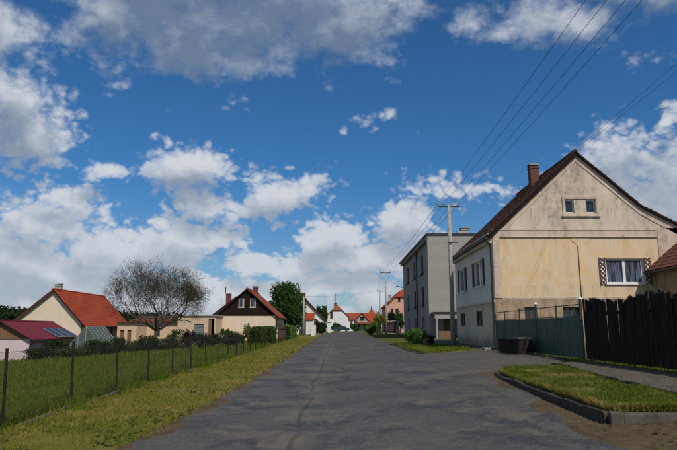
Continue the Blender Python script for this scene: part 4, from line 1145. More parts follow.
def low_barns():
    # peach garage with flat roof and grey door
    y0, y1 = 72.0, 79.0
    a, b = at(178, 316, y0), at(215.5, 333, y0)
    x0, x1, zt = a.x, b.x, a.z; zb = gz(x0, y0)-.4
    root = thing('garage', (x1, y0, gz(x1, y0)), 'low cream flat-roofed garage with grey door left of the brown gable', 'garage')
    p, q = at(194, 332.5, y0), at(204, 324, y0); d = (p.x, zb+.35, q.x, q.z)
    p, q = at(208, 333, y0), at(214.5, 318.5, y0); d2 = (p.x, zb+.35, q.x, q.z)
    w = MB(); w.panel((0, y0, 0), X3, Z3, -Y3, [(x0, zb), (x1, zb), (x1, zt), (x0, zt)], [d, d2], .2)
    w.panel((0, y1, 0), X3, Z3, Y3, [(x0, zb), (x1, zb), (x1, zt), (x0, zt)]); w.panel((x0, 0, 0), Y3, Z3, -X3, [(y0, zb), (y1, zb), (y1, zt), (y0, zt)]); w.panel((x1, 0, 0), Y3, Z3, X3, [(y0, zb), (y1, zb), (y1, zt), (y0, zt)])
    w.build('wall', M['peach'], root)
    g = MB().box(d[0], d[2], y0+.1, y0+.16, d[1], d[3]).build('garage_door', M['grey_door'], root)
    for k in range(4):
        z = d[1] + (d[3]-d[1])*(k+.5)/4; MB().box(d[0]+.05, d[2]-.05, y0+.08, y0+.098, z-.09, z+.09).build('door_panel', M['grey_door'], g)
    MB().box(d2[0], (d2[0]+d2[2])/2, y0+.1, y0+.16, d2[1], d2[3]).build('door', M['brown_wood'], root)
    MB().box(x0-.15, x1+.15, y0-.15, y1+.15, zt, zt+.14).build('roof', M['concrete'], root)
    # long low barn, dark roof with red eaves
    y0, y1 = 78.0, 86.0
    a, b = at(133, 333, y0), at(181, 320, y0)
    x0, x1, ez = a.x, b.x, b.z; zb = gz(x0, y0)-.5; rz = ez+.55
    root = thing('barn', (a.x, y0, gz(a.x, y0)), 'long low peach barn with dark roof behind the bare tree', 'barn')
    p, q = at(154, 333.5, y0), at(160, 330, y0); h = [(p.x, ez-2.0, q.x, ez-1.2)]
    w = MB(); w.panel((0, y0, 0), X3, Z3, -Y3, [(x0, zb), (x1, zb), (x1, ez), (x0, ez)], h, .15)
    w.panel((0, y1, 0), X3, Z3, Y3, [(x0, zb), (x1, zb), (x1, ez), (x0, ez)])
    for xx, n in ((x0, -X3), (x1, X3)): w.panel((xx, 0, 0), Y3, Z3, n, [(y0, zb), (y1, zb), (y1, ez), ((y0+y1)/2, rz), (y0, ez)])
    w.build('wall', M['peach'], root)
    window(root, (0, y0, 0), X3, -Y3, h[0], 'brown_frame', 2)
    r = MB(); r.slab([(x0-.3, y0-.4, ez-.08), (x1+.3, y0-.4, ez-.08), (x1+.3, (y0+y1)/2, rz+.08), (x0-.3, (y0+y1)/2, rz+.08)], .12)
    r.slab([(x1+.3, y1+.4, ez-.08), (x0-.3, y1+.4, ez-.08), (x0-.3, (y0+y1)/2+.003, rz+.078), (x1+.3, (y0+y1)/2+.003, rz+.078)], .12)
    ro = r.build('roof', M['old_tile'], root)
    MB().box(x0-.3, x1+.3, y0-.46, y0-.405, ez-.22, ez-.02).build('fascia', M['red_tile'], ro)
    # open lean-to further left
    y0, y1 = 74.0, 79.0
    a, b = at(117, 333, y0), at(137, 322.5, y0); x0, x1, zt = a.x, b.x, b.z; zb = gz(x0, y0)-.4
    root = thing('lean_to', (x0, y0, gz(x0, y0)), 'small peach lean-to with dark openings beside the orange roofed house', 'shed')
    h = [(x0+.35, zb+.6, x0+.9, zt-.9), (x0+1.25, zb+.6, x0+1.75, zt-.9)]
    w = MB(); w.panel((0, y0, 0), X3, Z3, -Y3, [(x0, zb), (x1, zb), (x1, zt), (x0, zt)], h, .2)
    w.panel((0, y1, 0), X3, Z3, Y3, [(x0, zb), (x1, zb), (x1, zt), (x0, zt)])
    for xx, n in ((x0, -X3), (x1, X3)): w.panel((xx, 0, 0), Y3, Z3, n, [(y0, zb), (y1, zb), (y1, zt), (y0, zt)])
    w.build('wall', M['peach'], root)
    for r_ in h: MB().box(r_[0], r_[2], y0+.15, y0+.2, r_[1], r_[3]).build('door', M['brown_wood'], root)
    MB().box(x0-.2, x1+.2, y0-.3, y1+.2, zt, zt+.12).build('roof', M['red_tile'], root)
low_barns()

# ------------------------------------------------------------------ houses at the end of the street
def half_hip(root, x0, x1, y0, y1, zb, ez, rz, hip, wallm, tilem, holes=(), over=.35, side_r=(), side_l=(), both=False):
    """gable-fronted house whose gable top is clipped by a small hip; hip = height of the clipped part"""
    xr = (x0+x1)/2; s = (rz-ez)/(xr-x0); hw = hip/s; hd = hw*1.0
    mb = MB(); zc = rz-hip
    mb.panel((0, y0, 0), X3, Z3, -Y3, [(x0, zb), (x1, zb), (x1, ez), (xr+hw, zc), (xr-hw, zc), (x0, ez)], holes, .14)
    mb.panel((0, y1, 0), X3, Z3, Y3, [(x0, zb), (x1, zb), (x1, ez), (xr, rz), (x0, ez)])
    mb.panel((x1, 0, 0), Y3, Z3, X3, [(y0, zb), (y1, zb), (y1, ez), (y0, ez)], side_r, .14)
    mb.panel((x0, 0, 0), Y3, Z3, -X3, [(y0, zb), (y1, zb), (y1, ez), (y0, ez)], side_l, .14)
    mb.build('wall', M[wallm], root)
    for h in holes: window(root, (0, y0, 0), X3, -Y3, h, 'brown_frame', 2)
    for h in side_r: window(root, (x1, 0, 0), Y3, X3, h, 'white_frame', 2)
    for h in side_l: window(root, (x0, 0, 0), Y3, -X3, h, 'white_frame', 2)
    t = Vector((0,0,.06)); v = .25
    A = Vector((x0-over, y0-v, ez-over*s)); B = Vector((xr-hw-.0, y0-v, zc)); Cc = Vector((xr, y0-v+hd, rz)); D = Vector((xr, y1+v, rz)); E = Vector((x0-over, y1+v, ez-over*s))
    r = MB(); r.slab([A+t, B+t, Cc+t, D+t, E+t], .14)
    mir = lambda p: Vector((2*xr-p.x+.002, p.y, p.z-.001))
    r.slab([mir(p)+t for p in (A, E, D, Cc, B)], .14)
    r.slab([B+t+Vector((-.15,-.1,-.12)), mir(B)+t+Vector((.15,-.1,-.12)), Cc+t+Vector((0,0,.01))], .14)
    return r.build('roof', M[tilem], root)

def far_houses():
    # white gabled house on the left with long brown-red roof
    y0, y1 = 105.0, 117.0
    pk = at(303.5, 297, y0); er = at(324, 319, y0); x1 = er.x; xr = pk.x; x0 = 2*xr-x1; ez, rz = er.z, pk.z
    root = thing('white_gable_house', (xr, y0, gz(xr, y0)), 'white gabled house with brown red roof behind the left utility pole', 'house')
    p, q = at(314, 326, y0), at(317, 319, y0)
    fh = [(p.x, p.z, q.x, q.z)]
    house_walls(root, x0, x1, y0, y1, gz(xr, y0)-.3, ez, rz, xr, 'white_wall', fholes=fh)
    window(root, (0, y0, 0), X3, -Y3, fh[0], 'brown_frame', 2)
    roof_pair(root, x0, x1, y0, y1, ez, rz, xr, .5, .3, 'brown_tile', .34, .4)
    chimney(root, xr-.1, y0+1.5, rz-.5, rz+.75, .7)
    # its porch
    a, b = at(306, 319, y0-3), at(313, 312.5, y0-3)
    pr = MB(); pr.slab([(a.x-.2, y0-3.2, a.z-.1), (b.x+.2, y0-3.2, a.z-.1), (b.x+.2, y0-.02, b.z), (a.x-.2, y0-.02, b.z)], .12); pr.build('porch_roof', M['orange_tile'], root)
    MB().box(a.x, b.x, y0-3, y0-.15, gz(xr, y0)-.2, a.z-.15).build('porch', M['white_wall'], root)
    # white house with clipped gable facing down the street
    y0, y1 = 168.0, 182.0
    a, b = at(325.5, 312.5, y0), at(350.5, 321, y0)
    pk = at(334.5, 304.5, y0)
    x0 = at(326, 320, y0).x; x1 = 2*pk.x-x0+1.5; zb = gz(0, y0)-.3
    root = thing('white_hipped_house', (pk.x, y0, gz(pk.x, y0)), 'white house with clipped orange gable closing the end of the street', 'house')
    p, q = at(330, 318.5, y0), at(332.7, 311.5, y0)
    half_hip(root, x0, x1, y0, y1, zb, at(326, 316, y0).z, pk.z, 1.5, 'white_wall', 'red_tile', [(p.x, p.z, q.x, q.z)])
    chimney(root, pk.x+.2, y0+2.6, pk.z-.6, pk.z+.55, .7)
    m = MB(); m.tube([(pk.x+.3, y0+3, pk.z), (pk.x+.3, y0+3, pk.z+3.2)], .05, 5); m.tube([(pk.x-.6, y0+3, pk.z+2.9), (pk.x+1.2, y0+3, pk.z+2.9)], .04, 4); m.build('aerial', M['dark_metal'], root)
    # its lower wing to the right
    c, d = at(343, 333, y0+4), at(354, 319, y0+4)
    wr = MB().box(x1+.01, d.x, y0+3, y1, zb, d.z); wr.build('wing', M['white_wall'], root)
    MB().slab([(x1+.01, y0+2.6, d.z-.1), (d.x+.3, y0+2.6, d.z-.1), (d.x+.3, (y0+y1)/2+2, d.z+1.6), (x1+.01, (y0+y1)/2+2, d.z+1.6)], .15).build('wing_roof', M['red_tile'], root)
    for k in range(2):
        xx = x1+.5+k*1.3; MB().box(xx, xx+.8, y0+2.93, y0+2.99, d.z-1.6, d.z-.5).build('window', M['brown_frame'], root)
    # long orange roof behind
    y0, y1 = 205.0, 213.0
    a, b = at(345, 322.5, y0), at(369, 322.5, y0); rz = at(350, 313.2, y0+4).z; ez = a.z
    root = thing('long_orange_house', ((a.x+b.x)/2, y0, gz(5, y0)), 'long low house with plain orange roof at the far street end', 'house')
    w = MB(); zb = gz(5, y0)-.3
    w.panel((0, y0, 0), X3, Z3, -Y3, [(a.x, zb), (b.x, zb), (b.x, ez), (a.x, ez)]); w.panel((0, y1, 0), X3, Z3, Y3, [(a.x, zb), (b.x, zb), (b.x, ez), (a.x, ez)])
    for xx, n in ((a.x, -X3), (b.x, X3)): w.panel((xx, 0, 0), Y3, Z3, n, [(y0, zb), (y1, zb), (y1, ez), (y0+4, rz), (y0, ez)])
    w.build('wall', M['cream_house'], root)
    r = MB(); r.slab([(a.x-.3, y0-.4, ez-.2), (b.x+.3, y0-.4, ez-.2), (b.x+.3, y0+4, rz+.1), (a.x-.3, y0+4, rz+.1)], .15); r.slab([(b.x+.3, y1+.4, ez-.2), (a.x-.3, y1+.4, ez-.2), (a.x-.3, y0+4.01, rz+.09), (b.x+.3, y0+4.01, rz+.09)], .15)
    r.build('roof', M['orange_tile'], root)
    # grey gabled house with one dark window, brown roof
    y0, y1 = 188.0, 200.0
    a, b, pk = at(353.5, 322, y0), at(370, 322, y0), at(362, 313.2, y0)
    root = thing('grey_gable_house', (pk.x, y0, gz(pk.x, y0)), 'small grey gabled house with one dark attic window at street end', 'house')
    p, q = at(360, 320.5, y0), at(364, 316.5, y0); zb = gz(pk.x, y0)-.3
    p2, q2 = at(356, 328.5, y0), at(360, 324.5, y0); p3, q3 = at(364, 328.5, y0), at(368, 324.5, y0)
    fh = [(p.x, p.z, q.x, q.z), (p2.x, p2.z, q2.x, q2.z), (p3.x, p3.z, q3.x, q3.z)]
    house_walls(root, a.x, b.x, y0, y1, zb, a.z, pk.z, pk.x, 'grey_house', fholes=fh)
    for h in fh: window(root, (0, y0, 0), X3, -Y3, h, 'brown_frame', 2)
    roof_pair(root, a.x, b.x, y0, y1, a.z, pk.z, pk.x, .5, .3, 'brown_tile', .4, .5)
    MB().slab([(a.x-.3, y0-1.6, at(355, 323.5, y0).z), (b.x+.3, y0-1.6, at(355, 323.5, y0).z), (b.x+.3, y0-.05, at(355, 322, y0).z), (a.x-.3, y0-.05, at(355, 322, y0).z)], .12).build('porch_roof', M['red_tile'], root)
    # pyramid orange roof and its brown wing
    y0 = 192.0; y1 = 204.0
    pk = at(371.5, 308.3, y0+5); a, b = at(364, 322, y0), at(381, 322, y0)
    root = thing('pyramid_roof_house', (pk.x, y0, gz(pk.x, y0)), 'house with pointed orange pyramid roof left of the utility poles', 'house')
    MB().box(a.x, b.x, y0, y0+10, gz(pk.x, y0)-.3, a.z).build('wall', M['cream_house'], root)
    r = MB(); ov = .5; cs = [(a.x-ov, y0-ov, a.z-.1), (b.x+ov, y0-ov, a.z-.1), (b.x+ov, y0+10+ov, a.z-.1), (a.x-ov, y0+10+ov, a.z-.1)]
    for i in range(4): r.poly([cs[i], cs[(i+1) % 4], (pk.x, y0+5, pk.z)])
    r.poly(cs[::-1]); rr = r.build('roof', M['orange_tile'], root)
    MB().tube([(pk.x, y0+5, pk.z-.3), (pk.x, y0+5, pk.z+.8)], [.3, .1], 6).build('finial', M['red_tile'], rr)
    for k in range(3):
        xx = a.x + 1.0 + k*1.6; MB().box(xx, xx+.9, y0-.05, y0-.004, a.z-1.9, a.z-.6).build('window', M['brown_frame'], root)
    # salmon pink house on the right
    y0, y1 = 112.0, 124.0
    pk = at(403, 289.3, y0); a = at(386.5, 305, y0); sl = (pk.z-a.z)/(pk.x-a.x)
    x0 = a.x; x1 = 2*pk.x-x0; zb = gz(x0, y0)-.3
    root = thing('pink_house', (pk.x, y0, gz(pk.x, y0)), 'salmon pink house with orange clipped gable roof beside the grey block', 'house')
    h = []
    for (p, q, t, b) in ((398, 400.3, 297.5, 301.5), (395.5, 398.5, 308.5, 312), (390.5, 393, 308.5, 312)):
        u, w = at(p, b, y0), at(q, t, y0); h.append((u.x, u.z, w.x, w.z))
    half_hip(root, x0, x1, y0, y1, zb, a.z, pk.z, 1.35, 'pink_wall', 'orange_tile', h, .4)
    chimney(root, x0+.9, y0+3, a.z, a.z+1.9, .5, 'concrete')
far_houses()

# ------------------------------------------------------------------ utility poles and wires
def pole(name, x, y, h, label, arm=1.45, wood=False, group='utility poles'):
    z = gz(x, y); root = thing(name, (x, y, z), label, 'pole', group)
    MB().tube([(x, y, z-.4), (x, y, z+h*.5), (x, y, z+h)], [.17, .14, .105], 10).build('mast', M['concrete'], root, True)
    tips = []
    if arm:
        a = MB().box(x-arm/2, x+arm/2, y-.055, y+.055, z+h-.16, z+h-.05).build('crossarm', M['dark_metal'], root)
        for k in range(4):
            xx = x - arm/2 + .06 + (arm-.12)*[0, .3, .7, 1][k]
            MB().tube([(xx, y, z+h-.05), (xx, y, z+h+.05), (xx, y, z+h+.06), (xx, y, z+h+.15), (xx, y, z+h+.2)], [.015, .015, .05, .045, .02], 8).build('insulator', M['porcelain'], a)
            tips.append(Vector((xx, y, z+h+.17)))
    else:
        MB().tube([(x, y, z+h), (x, y, z+h+.16)], [.045, .03], 8).build('insulator', M['porcelain'], root)
        tips.append(Vector((x, y, z+h+.12)))
    return root, tips
P1x, P1y = 7.32, 38.4
p1, T1 = pole('utility_pole', P1x, P1y, at(452, 205, P1y).z - gz(P1x, P1y), 'tall tapered concrete utility pole in front of the gabled house side wall')
MB().box(P1x-.2, P1x+.5, P1y-.19, P1y-.155, 7.2, 7.27).build('bracket', M['dark_metal'], p1)
p2, T2 = pole('utility_pole', 7.35, 92.5, at(385, 272, 92.5).z - gz(7.35, 92.5), 'utility pole with cross arm standing left of the pink house', 1.6)
p3, T3 = pole('utility_pole', 9.7, 139, at(380, 291, 139).z - gz(9.7, 139), 'distant utility pole just left behind the cross arm pole', 1.5)
p4, T4 = pole('utility_pole', at(303.5, 330, 88).x, 88.0, at(303.5, 297, 88).z - gz(-5, 88), 'slim grey utility pole on the left verge by white house', 0)
def wire(a, b, sag, label, r=.011, group='overhead wires', name='power_line', n=18):
    pts = []
    for i in range(n+1):
        t = i/n; p = Vector(a).lerp(Vector(b), t); p.z -= sag*4*t*(1-t); pts.append(p)
    return tag(MB().tube(pts, r, 4).build(name, M['wire'], None), label, 'cable', group)
nm = ['leftmost', 'second from left', 'third from left', 'rightmost']
# near span: the wires pass overhead from the tall pole towards the viewer
for k, px in enumerate((585.5, 606.5, 625.5, 642)):
    yq = 16.0; q = at(px, 0, yq)
    a = T1[k]; 
    # straight on through the seen point to the pole behind the viewer
    t = (P1y + 6.0)/(P1y - yq); far = Vector((a.x + (q.x-a.x)*t, -6.0, 0)); tt = 1/t
    sag = .35; far.z = (q.z + sag*4*tt*(1-tt) - a.z*(1-tt))/tt
    wire(a, far, sag, f'{nm[k]} of the four wires rising overhead from the tall concrete pole', .008)
for k in range(4):
    wire(T1[k], T2[k], .5, f'{nm[k]} wire running away from the tall pole down the street', .012)
for k in range(4):
    wire(T2[k], T3[k], .4, f'{nm[k]} wire between the two far utility poles', .012)
wire(T4[0], (T2[0].x, T2[0].y, T2[0].z - 3.0), .35, 'thin cable crossing the far street between left and right poles', .013)
ra = at(578, 148, 32.2)
for k in range(2):
    b = at(677, 63 + 6*k, 21.8); d = b - ra
    wire(ra + Vector((.1*k, 0, -.05*k)), ra + d*3.2, .0, ('upper' if k == 0 else 'lower') + ' of two cables from the ochre gable peak to the right', .0065)

# ------------------------------------------------------------------ wire mesh fence on the left
def mesh_fence():
    ys = [10.03 + 2.49*k for k in range(-3, 19)]
    root = thing('wire_fence', (FX, ys[0], gz(FX, ys[0])), 'wire mesh fence on rusty posts between verge and meadow', 'fence')
    h = 1.32
    pm = MB().tube([(0,0,-.3), (0,0,h)], .025, 8).tube([(0,0,h), (0,0,h+.02)], .029, 8)
    me = pm.build('post', M['rust'], None); mesh = me.data; bpy.data.objects.remove(me)
    for y in ys:
        piece('post', mesh, root, (FX, y, gz(FX, y)), (random.uniform(-.02, .02), random.uniform(-.065, -.03), 0), (1, 1, random.uniform(.97, 1.03)))
    cm = unit_stone('plinth_stone', M['kerb_bare'])
    for a, b in zip(ys[:-1], ys[1:]):
        piece('plinth', cm, root, (FX+.06, (a+b)/2, gz(FX, (a+b)/2) - .01), (0, random.uniform(-.05, .05), R(90)), (b-a-.02, .08, .17))
    V = []; F = []
    mb = MB()
    def strand(pts, r=.0022, n=3): mb.tube(pts, r, n, False)
    for a, b in zip(ys[:-1], ys[1:]):
        za, zb = gz(FX, a), gz(FX, b); n = 5
        for zz, s in ((h-.06, .012), (.62, .02), (.12, .01)):
            strand([(FX-.035, a+(b-a)*t/n, za+(zb-za)*t/n+zz-s*4*(t/n)*(1-t/n)) for t in range(n+1)], .0035)
        if a < 34:
            sp = .075 if a < 22 else .12; W = b-a; lo, hi = .1, h-.07; H = hi-lo
            for sgn in (1, -1):
                k = -H
                while k < W:
                    t0, t1 = max(0, k), min(W, k+H)
                    if t1 > t0:
                        z0, z1 = (t0-k), (t1-k)
                        if sgn < 0: z0, z1 = H-z0, H-z1
                        strand([(FX-.035, a+t0, za+(zb-za)*t0/W+lo+z0), (FX-.035, a+t1, za+(zb-za)*t1/W+lo+z1)], .0017)
                    k += sp
    tag(mb.build('wire_mesh', M['mesh_wire'], root), kind='stuff')
mesh_fence()

# ------------------------------------------------------------------ green metal gate fence and dark board fence on the right
FENX = 8.2
def green_fence():
    ys = [31.2, 29.5, 27.1, 24.8, 22.5, 20.2]
    root = thing('green_gate', (FENX, 25, gz(FENX, 25)), 'worn green sheet metal gate fence in front of the ochre gable', 'gate')
    for i, y in enumerate(ys):
        z = gz(FENX, y); hh = 1.9 if i else 1.78
        big = i in (3, 5)
        p = MB().tube([(FENX, y, z-.2), (FENX, y, z+hh+(.12 if big else 0))], .05 if big else .032, 8).build('post', M['green_paint'], root)
        if big: MB().tube([(FENX, y, z+hh+.12), (FENX, y, z+hh+.2)], [.07, .02], 8).build('cap', M['white_frame'], p)
    for a, b in zip(ys[:-1], ys[1:]):
        za, zb = gz(FENX, a), gz(FENX, b); n = max(2, int((a-b)/.38))
        for k in range(n):
            t0, t1 = k/n, (k+1)/n
            y0, y1 = a+(b-a)*t0, a+(b-a)*t1; z0 = za+(zb-za)*t0; z1 = za+(zb-za)*t1
            MB().hexa([(FENX-.015+.006*(k%2), y1, z1+.03), (FENX+.01, y1, z1+.03), (FENX+.01, y0, z0+.03), (FENX-.015+.006*(k%2), y0, z0+.03),
                       (FENX-.015+.006*(k%2), y1, z1+1.42), (FENX+.01, y1, z1+1.42), (FENX+.01, y0, z0+1.42), (FENX-.015+.006*(k%2), y0, z0+1.42)]).build('sheet_panel', M['green_paint'], root)
        for zz in (1.45, 1.84):
            MB().tube([(FENX, a, za+zz), (FENX, b, zb+zz)], .018, 6).build('rail', M['green_paint'], root)
        for k in range(1, 4):
            t = k/4; y = a+(b-a)*t; z = za+(zb-za)*t
            if random.random() < .6: MB().tube([(FENX, y, z+1.42), (FENX, y, z+1.84)], .008, 5).build('rod', M['green_paint'], root)
green_fence()
def board_fence():
    root = thing('board_fence', (FENX, 12, gz(FENX, 12)), 'dark weathered upright board fence along the gravel path', 'fence')
    protos = []
    for k in range(4):
        bm = bmesh.new(); bmesh.ops.create_cube(bm, size=1)
        for v in bm.verts:
            v.co.z += .5
            if v.co.z > .5: v.co.z += random.uniform(-.02, .015); v.co.y += random.uniform(-.03, .03)
            v.co.x += random.uniform(-.1, .1)
        me = bpy.data.meshes.new('board'); bm.to_mesh(me); bm.free(); me.materials.append(M['old_board']); protos.append(me)
    y = 19.95; i = 0
    while y > 4.5:
        w = random.uniform(.08, .12); z = gz(FENX, y); h = 1.86 + random.uniform(-.05, .05) + .06*math.sin(y*1.7)
        gap = random.choice((.001, .002, .003, .004, .018 if random.random() < .4 else .003))
        piece('board', protos[i % 4], root, (FENX + random.uniform(-.012, .012), y-w/2, z+.03), (random.uniform(-.008, .008), random.uniform(-.015, .015), random.uniform(-.03, .03)), (.024, w, h))
        y -= w + gap; i += 1
    for zz in (.45, 1.45):
        MB().hexa([(FENX+.03, 4.5, gz(FENX, 4.5)+zz), (FENX+.09, 4.5, gz(FENX, 4.5)+zz), (FENX+.09, 20, gz(FENX, 20)+zz), (FENX+.03, 20, gz(FENX, 20)+zz),
                   (FENX+.03, 4.5, gz(FENX, 4.5)+zz+.1), (FENX+.09, 4.5, gz(FENX, 4.5)+zz+.1), (FENX+.09, 20, gz(FENX, 20)+zz+.1), (FENX+.03, 20, gz(FENX, 20)+zz+.1)]).build('rail', M['old_board'], root)
    for yy in (19.8, 17.3, 14.8, 12.3, 9.8, 7.3, 4.8):
        z = gz(FENX, yy); MB().box(FENX+.09, FENX+.21, yy-.06, yy+.06, z-.2, z+1.75).build('post', M['old_board'], root)
board_fence()
def coal_box():
    x0, x1, y0, y1 = 7.35, 7.95, 24.6, 27.6; z = gz(7.6, 26)
    root = thing('storage_box', (7.6, y0, z), 'dark low wooden box with pale board lid against the green gate', 'box')
    for i in range(10):
        ya = y0 + (y1-y0)*i/10
        MB().box(x0+random.uniform(-.01, .01), x0+.03, ya+.005, ya+(y1-y0)/10-.005, z+.02, z+.62+random.uniform(-.02, .02)).build('board', M['old_board'], root)
    for i in range(3):
        xa = x0 + .04 + i*.18; MB().box(xa, xa+.17, y0-.01, y0+.03, z+.02, z+.6).build('board', M['old_board'], root)
    MB().box(x0+.03, x1, y0+.04, y1, z, z+.55).build('body', M['old_board'], root)
    MB().hexa([(x0-.05, y0-.06, z+.64), (x1+.02, y0-.06, z+.67), (x1+.02, y0+1.0, z+.67), (x0-.05, y0+1.0, z+.64), (x0-.05, y0-.06, z+.68), (x1+.02, y0-.06, z+.71), (x1+.02, y0+1.0, z+.71), (x0-.05, y0+1.0, z+.68)]).build('lid', M['kerb_bare'], root)
coal_box()
s = unit_stone('concrete_slab', M['concrete'])
so = bpy.data.objects.new('concrete_slab', s); C.objects.link(so); so.location = (7.6, 30.3, gz(7.6, 30.3) + .07); so.scale = (.7, .4, .12); so.rotation_euler = (0, 0, .3)
tag(so, 'pale broken concrete slab lying by the downpipe of the gabled house', 'slab')

# front-garden gate and walls further down on both sides
def picket(name, label, x, y0, y1, h, mat, step=.16, cat='fence', post=2.4, base=None):
    root = thing(name, (x, y0, gz(x, y0)), label, cat)
    me = MB().box(-.012, .012, -.055, .055, 0, 1).build('picket', M[mat], None); mesh = me.data; bpy.data.objects.remove(me)
    y = y0
    while y < y1:
        piece('picket', mesh, root, (x, y, gz(x, y)+.1), (0, 0, 0), (1, 1, h + random.uniform(-.02, .02))); y += step
    for zz in (.35, h-.2):
        MB().hexa([(x+.014, y0, gz(x, y0)+zz), (x+.06, y0, gz(x, y0)+zz), (x+.06, y1, gz(x, y1)+zz), (x+.014, y1, gz(x, y1)+zz), (x+.014, y0, gz(x, y0)+zz+.08), (x+.06, y0, gz(x, y0)+zz+.08), (x+.06, y1, gz(x, y1)+zz+.08), (x+.014, y1, gz(x, y1)+zz+.08)]).build('rail', M[mat], root)
    if base:
        y = y0
        while y <= y1 + .1:
            MB().box(x+.065, x+.4, y-.18, y+.18, gz(x, y)-.2, gz(x, y)+h+.25).build('post', M[base], root); y += post
    return root
picket('garden_gate', 'dark red garden gate at the corner of the brown gable house', -5.75, 58.3, 64.5, 1.45, 'red_gate', .18, 'gate')
picket('picket_fence', 'brown picket fence between white posts before the left white house', -3.9, 84, 102, 1.3, 'brown_wood', .3, 'fence', 3.0, 'white_wall')
picket('red_fence', 'dark red fence along the garden in front of pink house', 7.9, 82, 108, 1.7, 'red_gate', .3, 'fence', 5, 'concrete')

# ------------------------------------------------------------------ vegetation
def leaf_cloud(P, size, flat=.0):
    """quads of random orientation centred on P"""
    n = len(P)
    a = rng.normal(0, 1, (n, 3)); a /= np.linalg.norm(a, axis=1)[:, None]
    b = rng.normal(0, 1, (n, 3)); b -= a*(a*b).sum(1)[:, None]; b /= np.linalg.norm(b, axis=1)[:, None]
    s = size*rng.uniform(.55, 1.3, n)[:, None]
    V = np.stack([P - a*s, P - b*s*.55 + a*s*.1, P + a*s, P + b*s*.55 + a*s*.1], 1).reshape(-1, 3)
    k = np.arange(n)*4
    return V, np.stack([k, k+1, k+2, k+3], 1)
def clumps(c, rx, ry, rz, nclump, nleaf, cr=.34, low=-.75):
    """leaf positions: clumps spread over an uneven crown"""
    out = []
    for _ in range(nclump):
        while True:
            d = rng.normal(0, 1, 3); d /= np.linalg.norm(d)
            if d[2] > low: break
        rr = rng.uniform(.45, .95)**.6
        cc = np.array(c) + d*np.array([rx, ry, rz])*rr*(1 - cr*.55)*rng.uniform(.85, 1.1)
        k = int(nleaf/nclump*rng.uniform(.6, 1.4))
        q = rng.normal(0, 1, (k, 3)); q /= np.linalg.norm(q, axis=1)[:, None]
        q *= (rng.uniform(0, 1, k)**.45)[:, None]
        out.append(cc + q*np.array([rx, ry, rz])*cr*rng.uniform(.7, 1.2))
    return np.concatenate(out)
def shrub(name, label, x, y, w, h, mat, n=1400, leaf=.1, cat='shrub', group=None, z=None, depth=None, nclump=16):
    z = gz(x, y) if z is None else z
    root = thing(name, (x, y, z), label, cat, group)
    st = MB()
    for k in range(5):
        a = k*1.3; st.tube([(x+.05*math.cos(a), y+.05*math.sin(a), z-.1), (x+w*.18*math.cos(a), y+w*.18*math.sin(a), z+h*.55)], [.03, .012], 5)
    st.build('stem', M['bark'], root)
    P = clumps((x, y, z+h*.5), w/2, (depth or w)/2, h*.52, nclump, n, .42, -1)
    P = P[P[:, 2] > z+.02]
    V, F = leaf_cloud(P, leaf)
    npmesh('foliage', V, [F], M[mat], root)
    return root
def tree(name, label, x, y, h, rx, rz, mat, n=6000, leaf=.22, trunk=.2, nclump=34, group=None, cz=None):
    z = gz(x, y); root = thing(name, (x, y, z), label, 'tree', group)
    cz = z + h - rz if cz is None else cz
    mb = MB(); mb.tube([(x, y, z-.2), (x+.05, y, z+(cz-z)*.5), (x, y+.05, cz)], [trunk, trunk*.75, trunk*.4], 8)
    for k in range(7):
        a = k*2.4; mb.tube([(x, y, z+(cz-z)*(.45+.07*k)), (x+rx*.35*math.cos(a), y+rx*.35*math.sin(a), cz+rz*.05*k), (x+rx*.7*math.cos(a), y+rx*.7*math.sin(a), cz+rz*(.1+.08*k))], [trunk*.4, trunk*.22, .02], 5)
    mb.build('trunk', M['bark'], root, True)
    V, F = leaf_cloud(clumps((x, y, cz), rx, rx, rz, nclump, n, .33), leaf)
    npmesh('crown', V, [F], M[mat], root)
    return root
def hedge(name, label, x0, x1, y0, y1, h, mat, n, leaf=.08, group=None):
    xc, yc = (x0+x1)/2, (y0+y1)/2; z = gz(xc, yc)
    root = thing(name, (xc, yc, z), label, 'hedge', group)
    MB().box(x0+.12, x1-.12, y0+.12, y1-.12, z-.1, z+h-.15).build('core', M['leaf_dark'], root)
    P = np.stack([rng.uniform(x0, x1, n), rng.uniform(y0, y1, n), rng.uniform(z, z+h, n)], 1)
    d = np.stack([np.minimum(P[:, 0]-x0, x1-P[:, 0]), np.minimum(P[:, 1]-y0, y1-P[:, 1]), z+h-P[:, 2]], 1)
    i = d.argmin(1); k = rng.uniform(.75, 1.0, n)**.5
    lo = np.array([x0, y0, z]); hi = np.array([x1, y1, z+h])
    c = (lo+hi)/2
    for ax in range(3):
        m = i == ax
        P[m, ax] = np.where((P[m, ax] > c[ax]) | (ax == 2), hi[ax], lo[ax]) - np.sign(P[m, ax]-c[ax] + (100 if ax == 2 else 0))*np.abs(rng.normal(0, .05, m.sum())) 
    P += (np.stack([vnoise(P[:, 0], P[:, 1]+P[:, 2], 1.2, q) for q in (1, 2, 3)], 1) - .5)*.16
    V, F = leaf_cloud(P, leaf); npmesh('foliage', V, [F], M[mat], root)
    return root

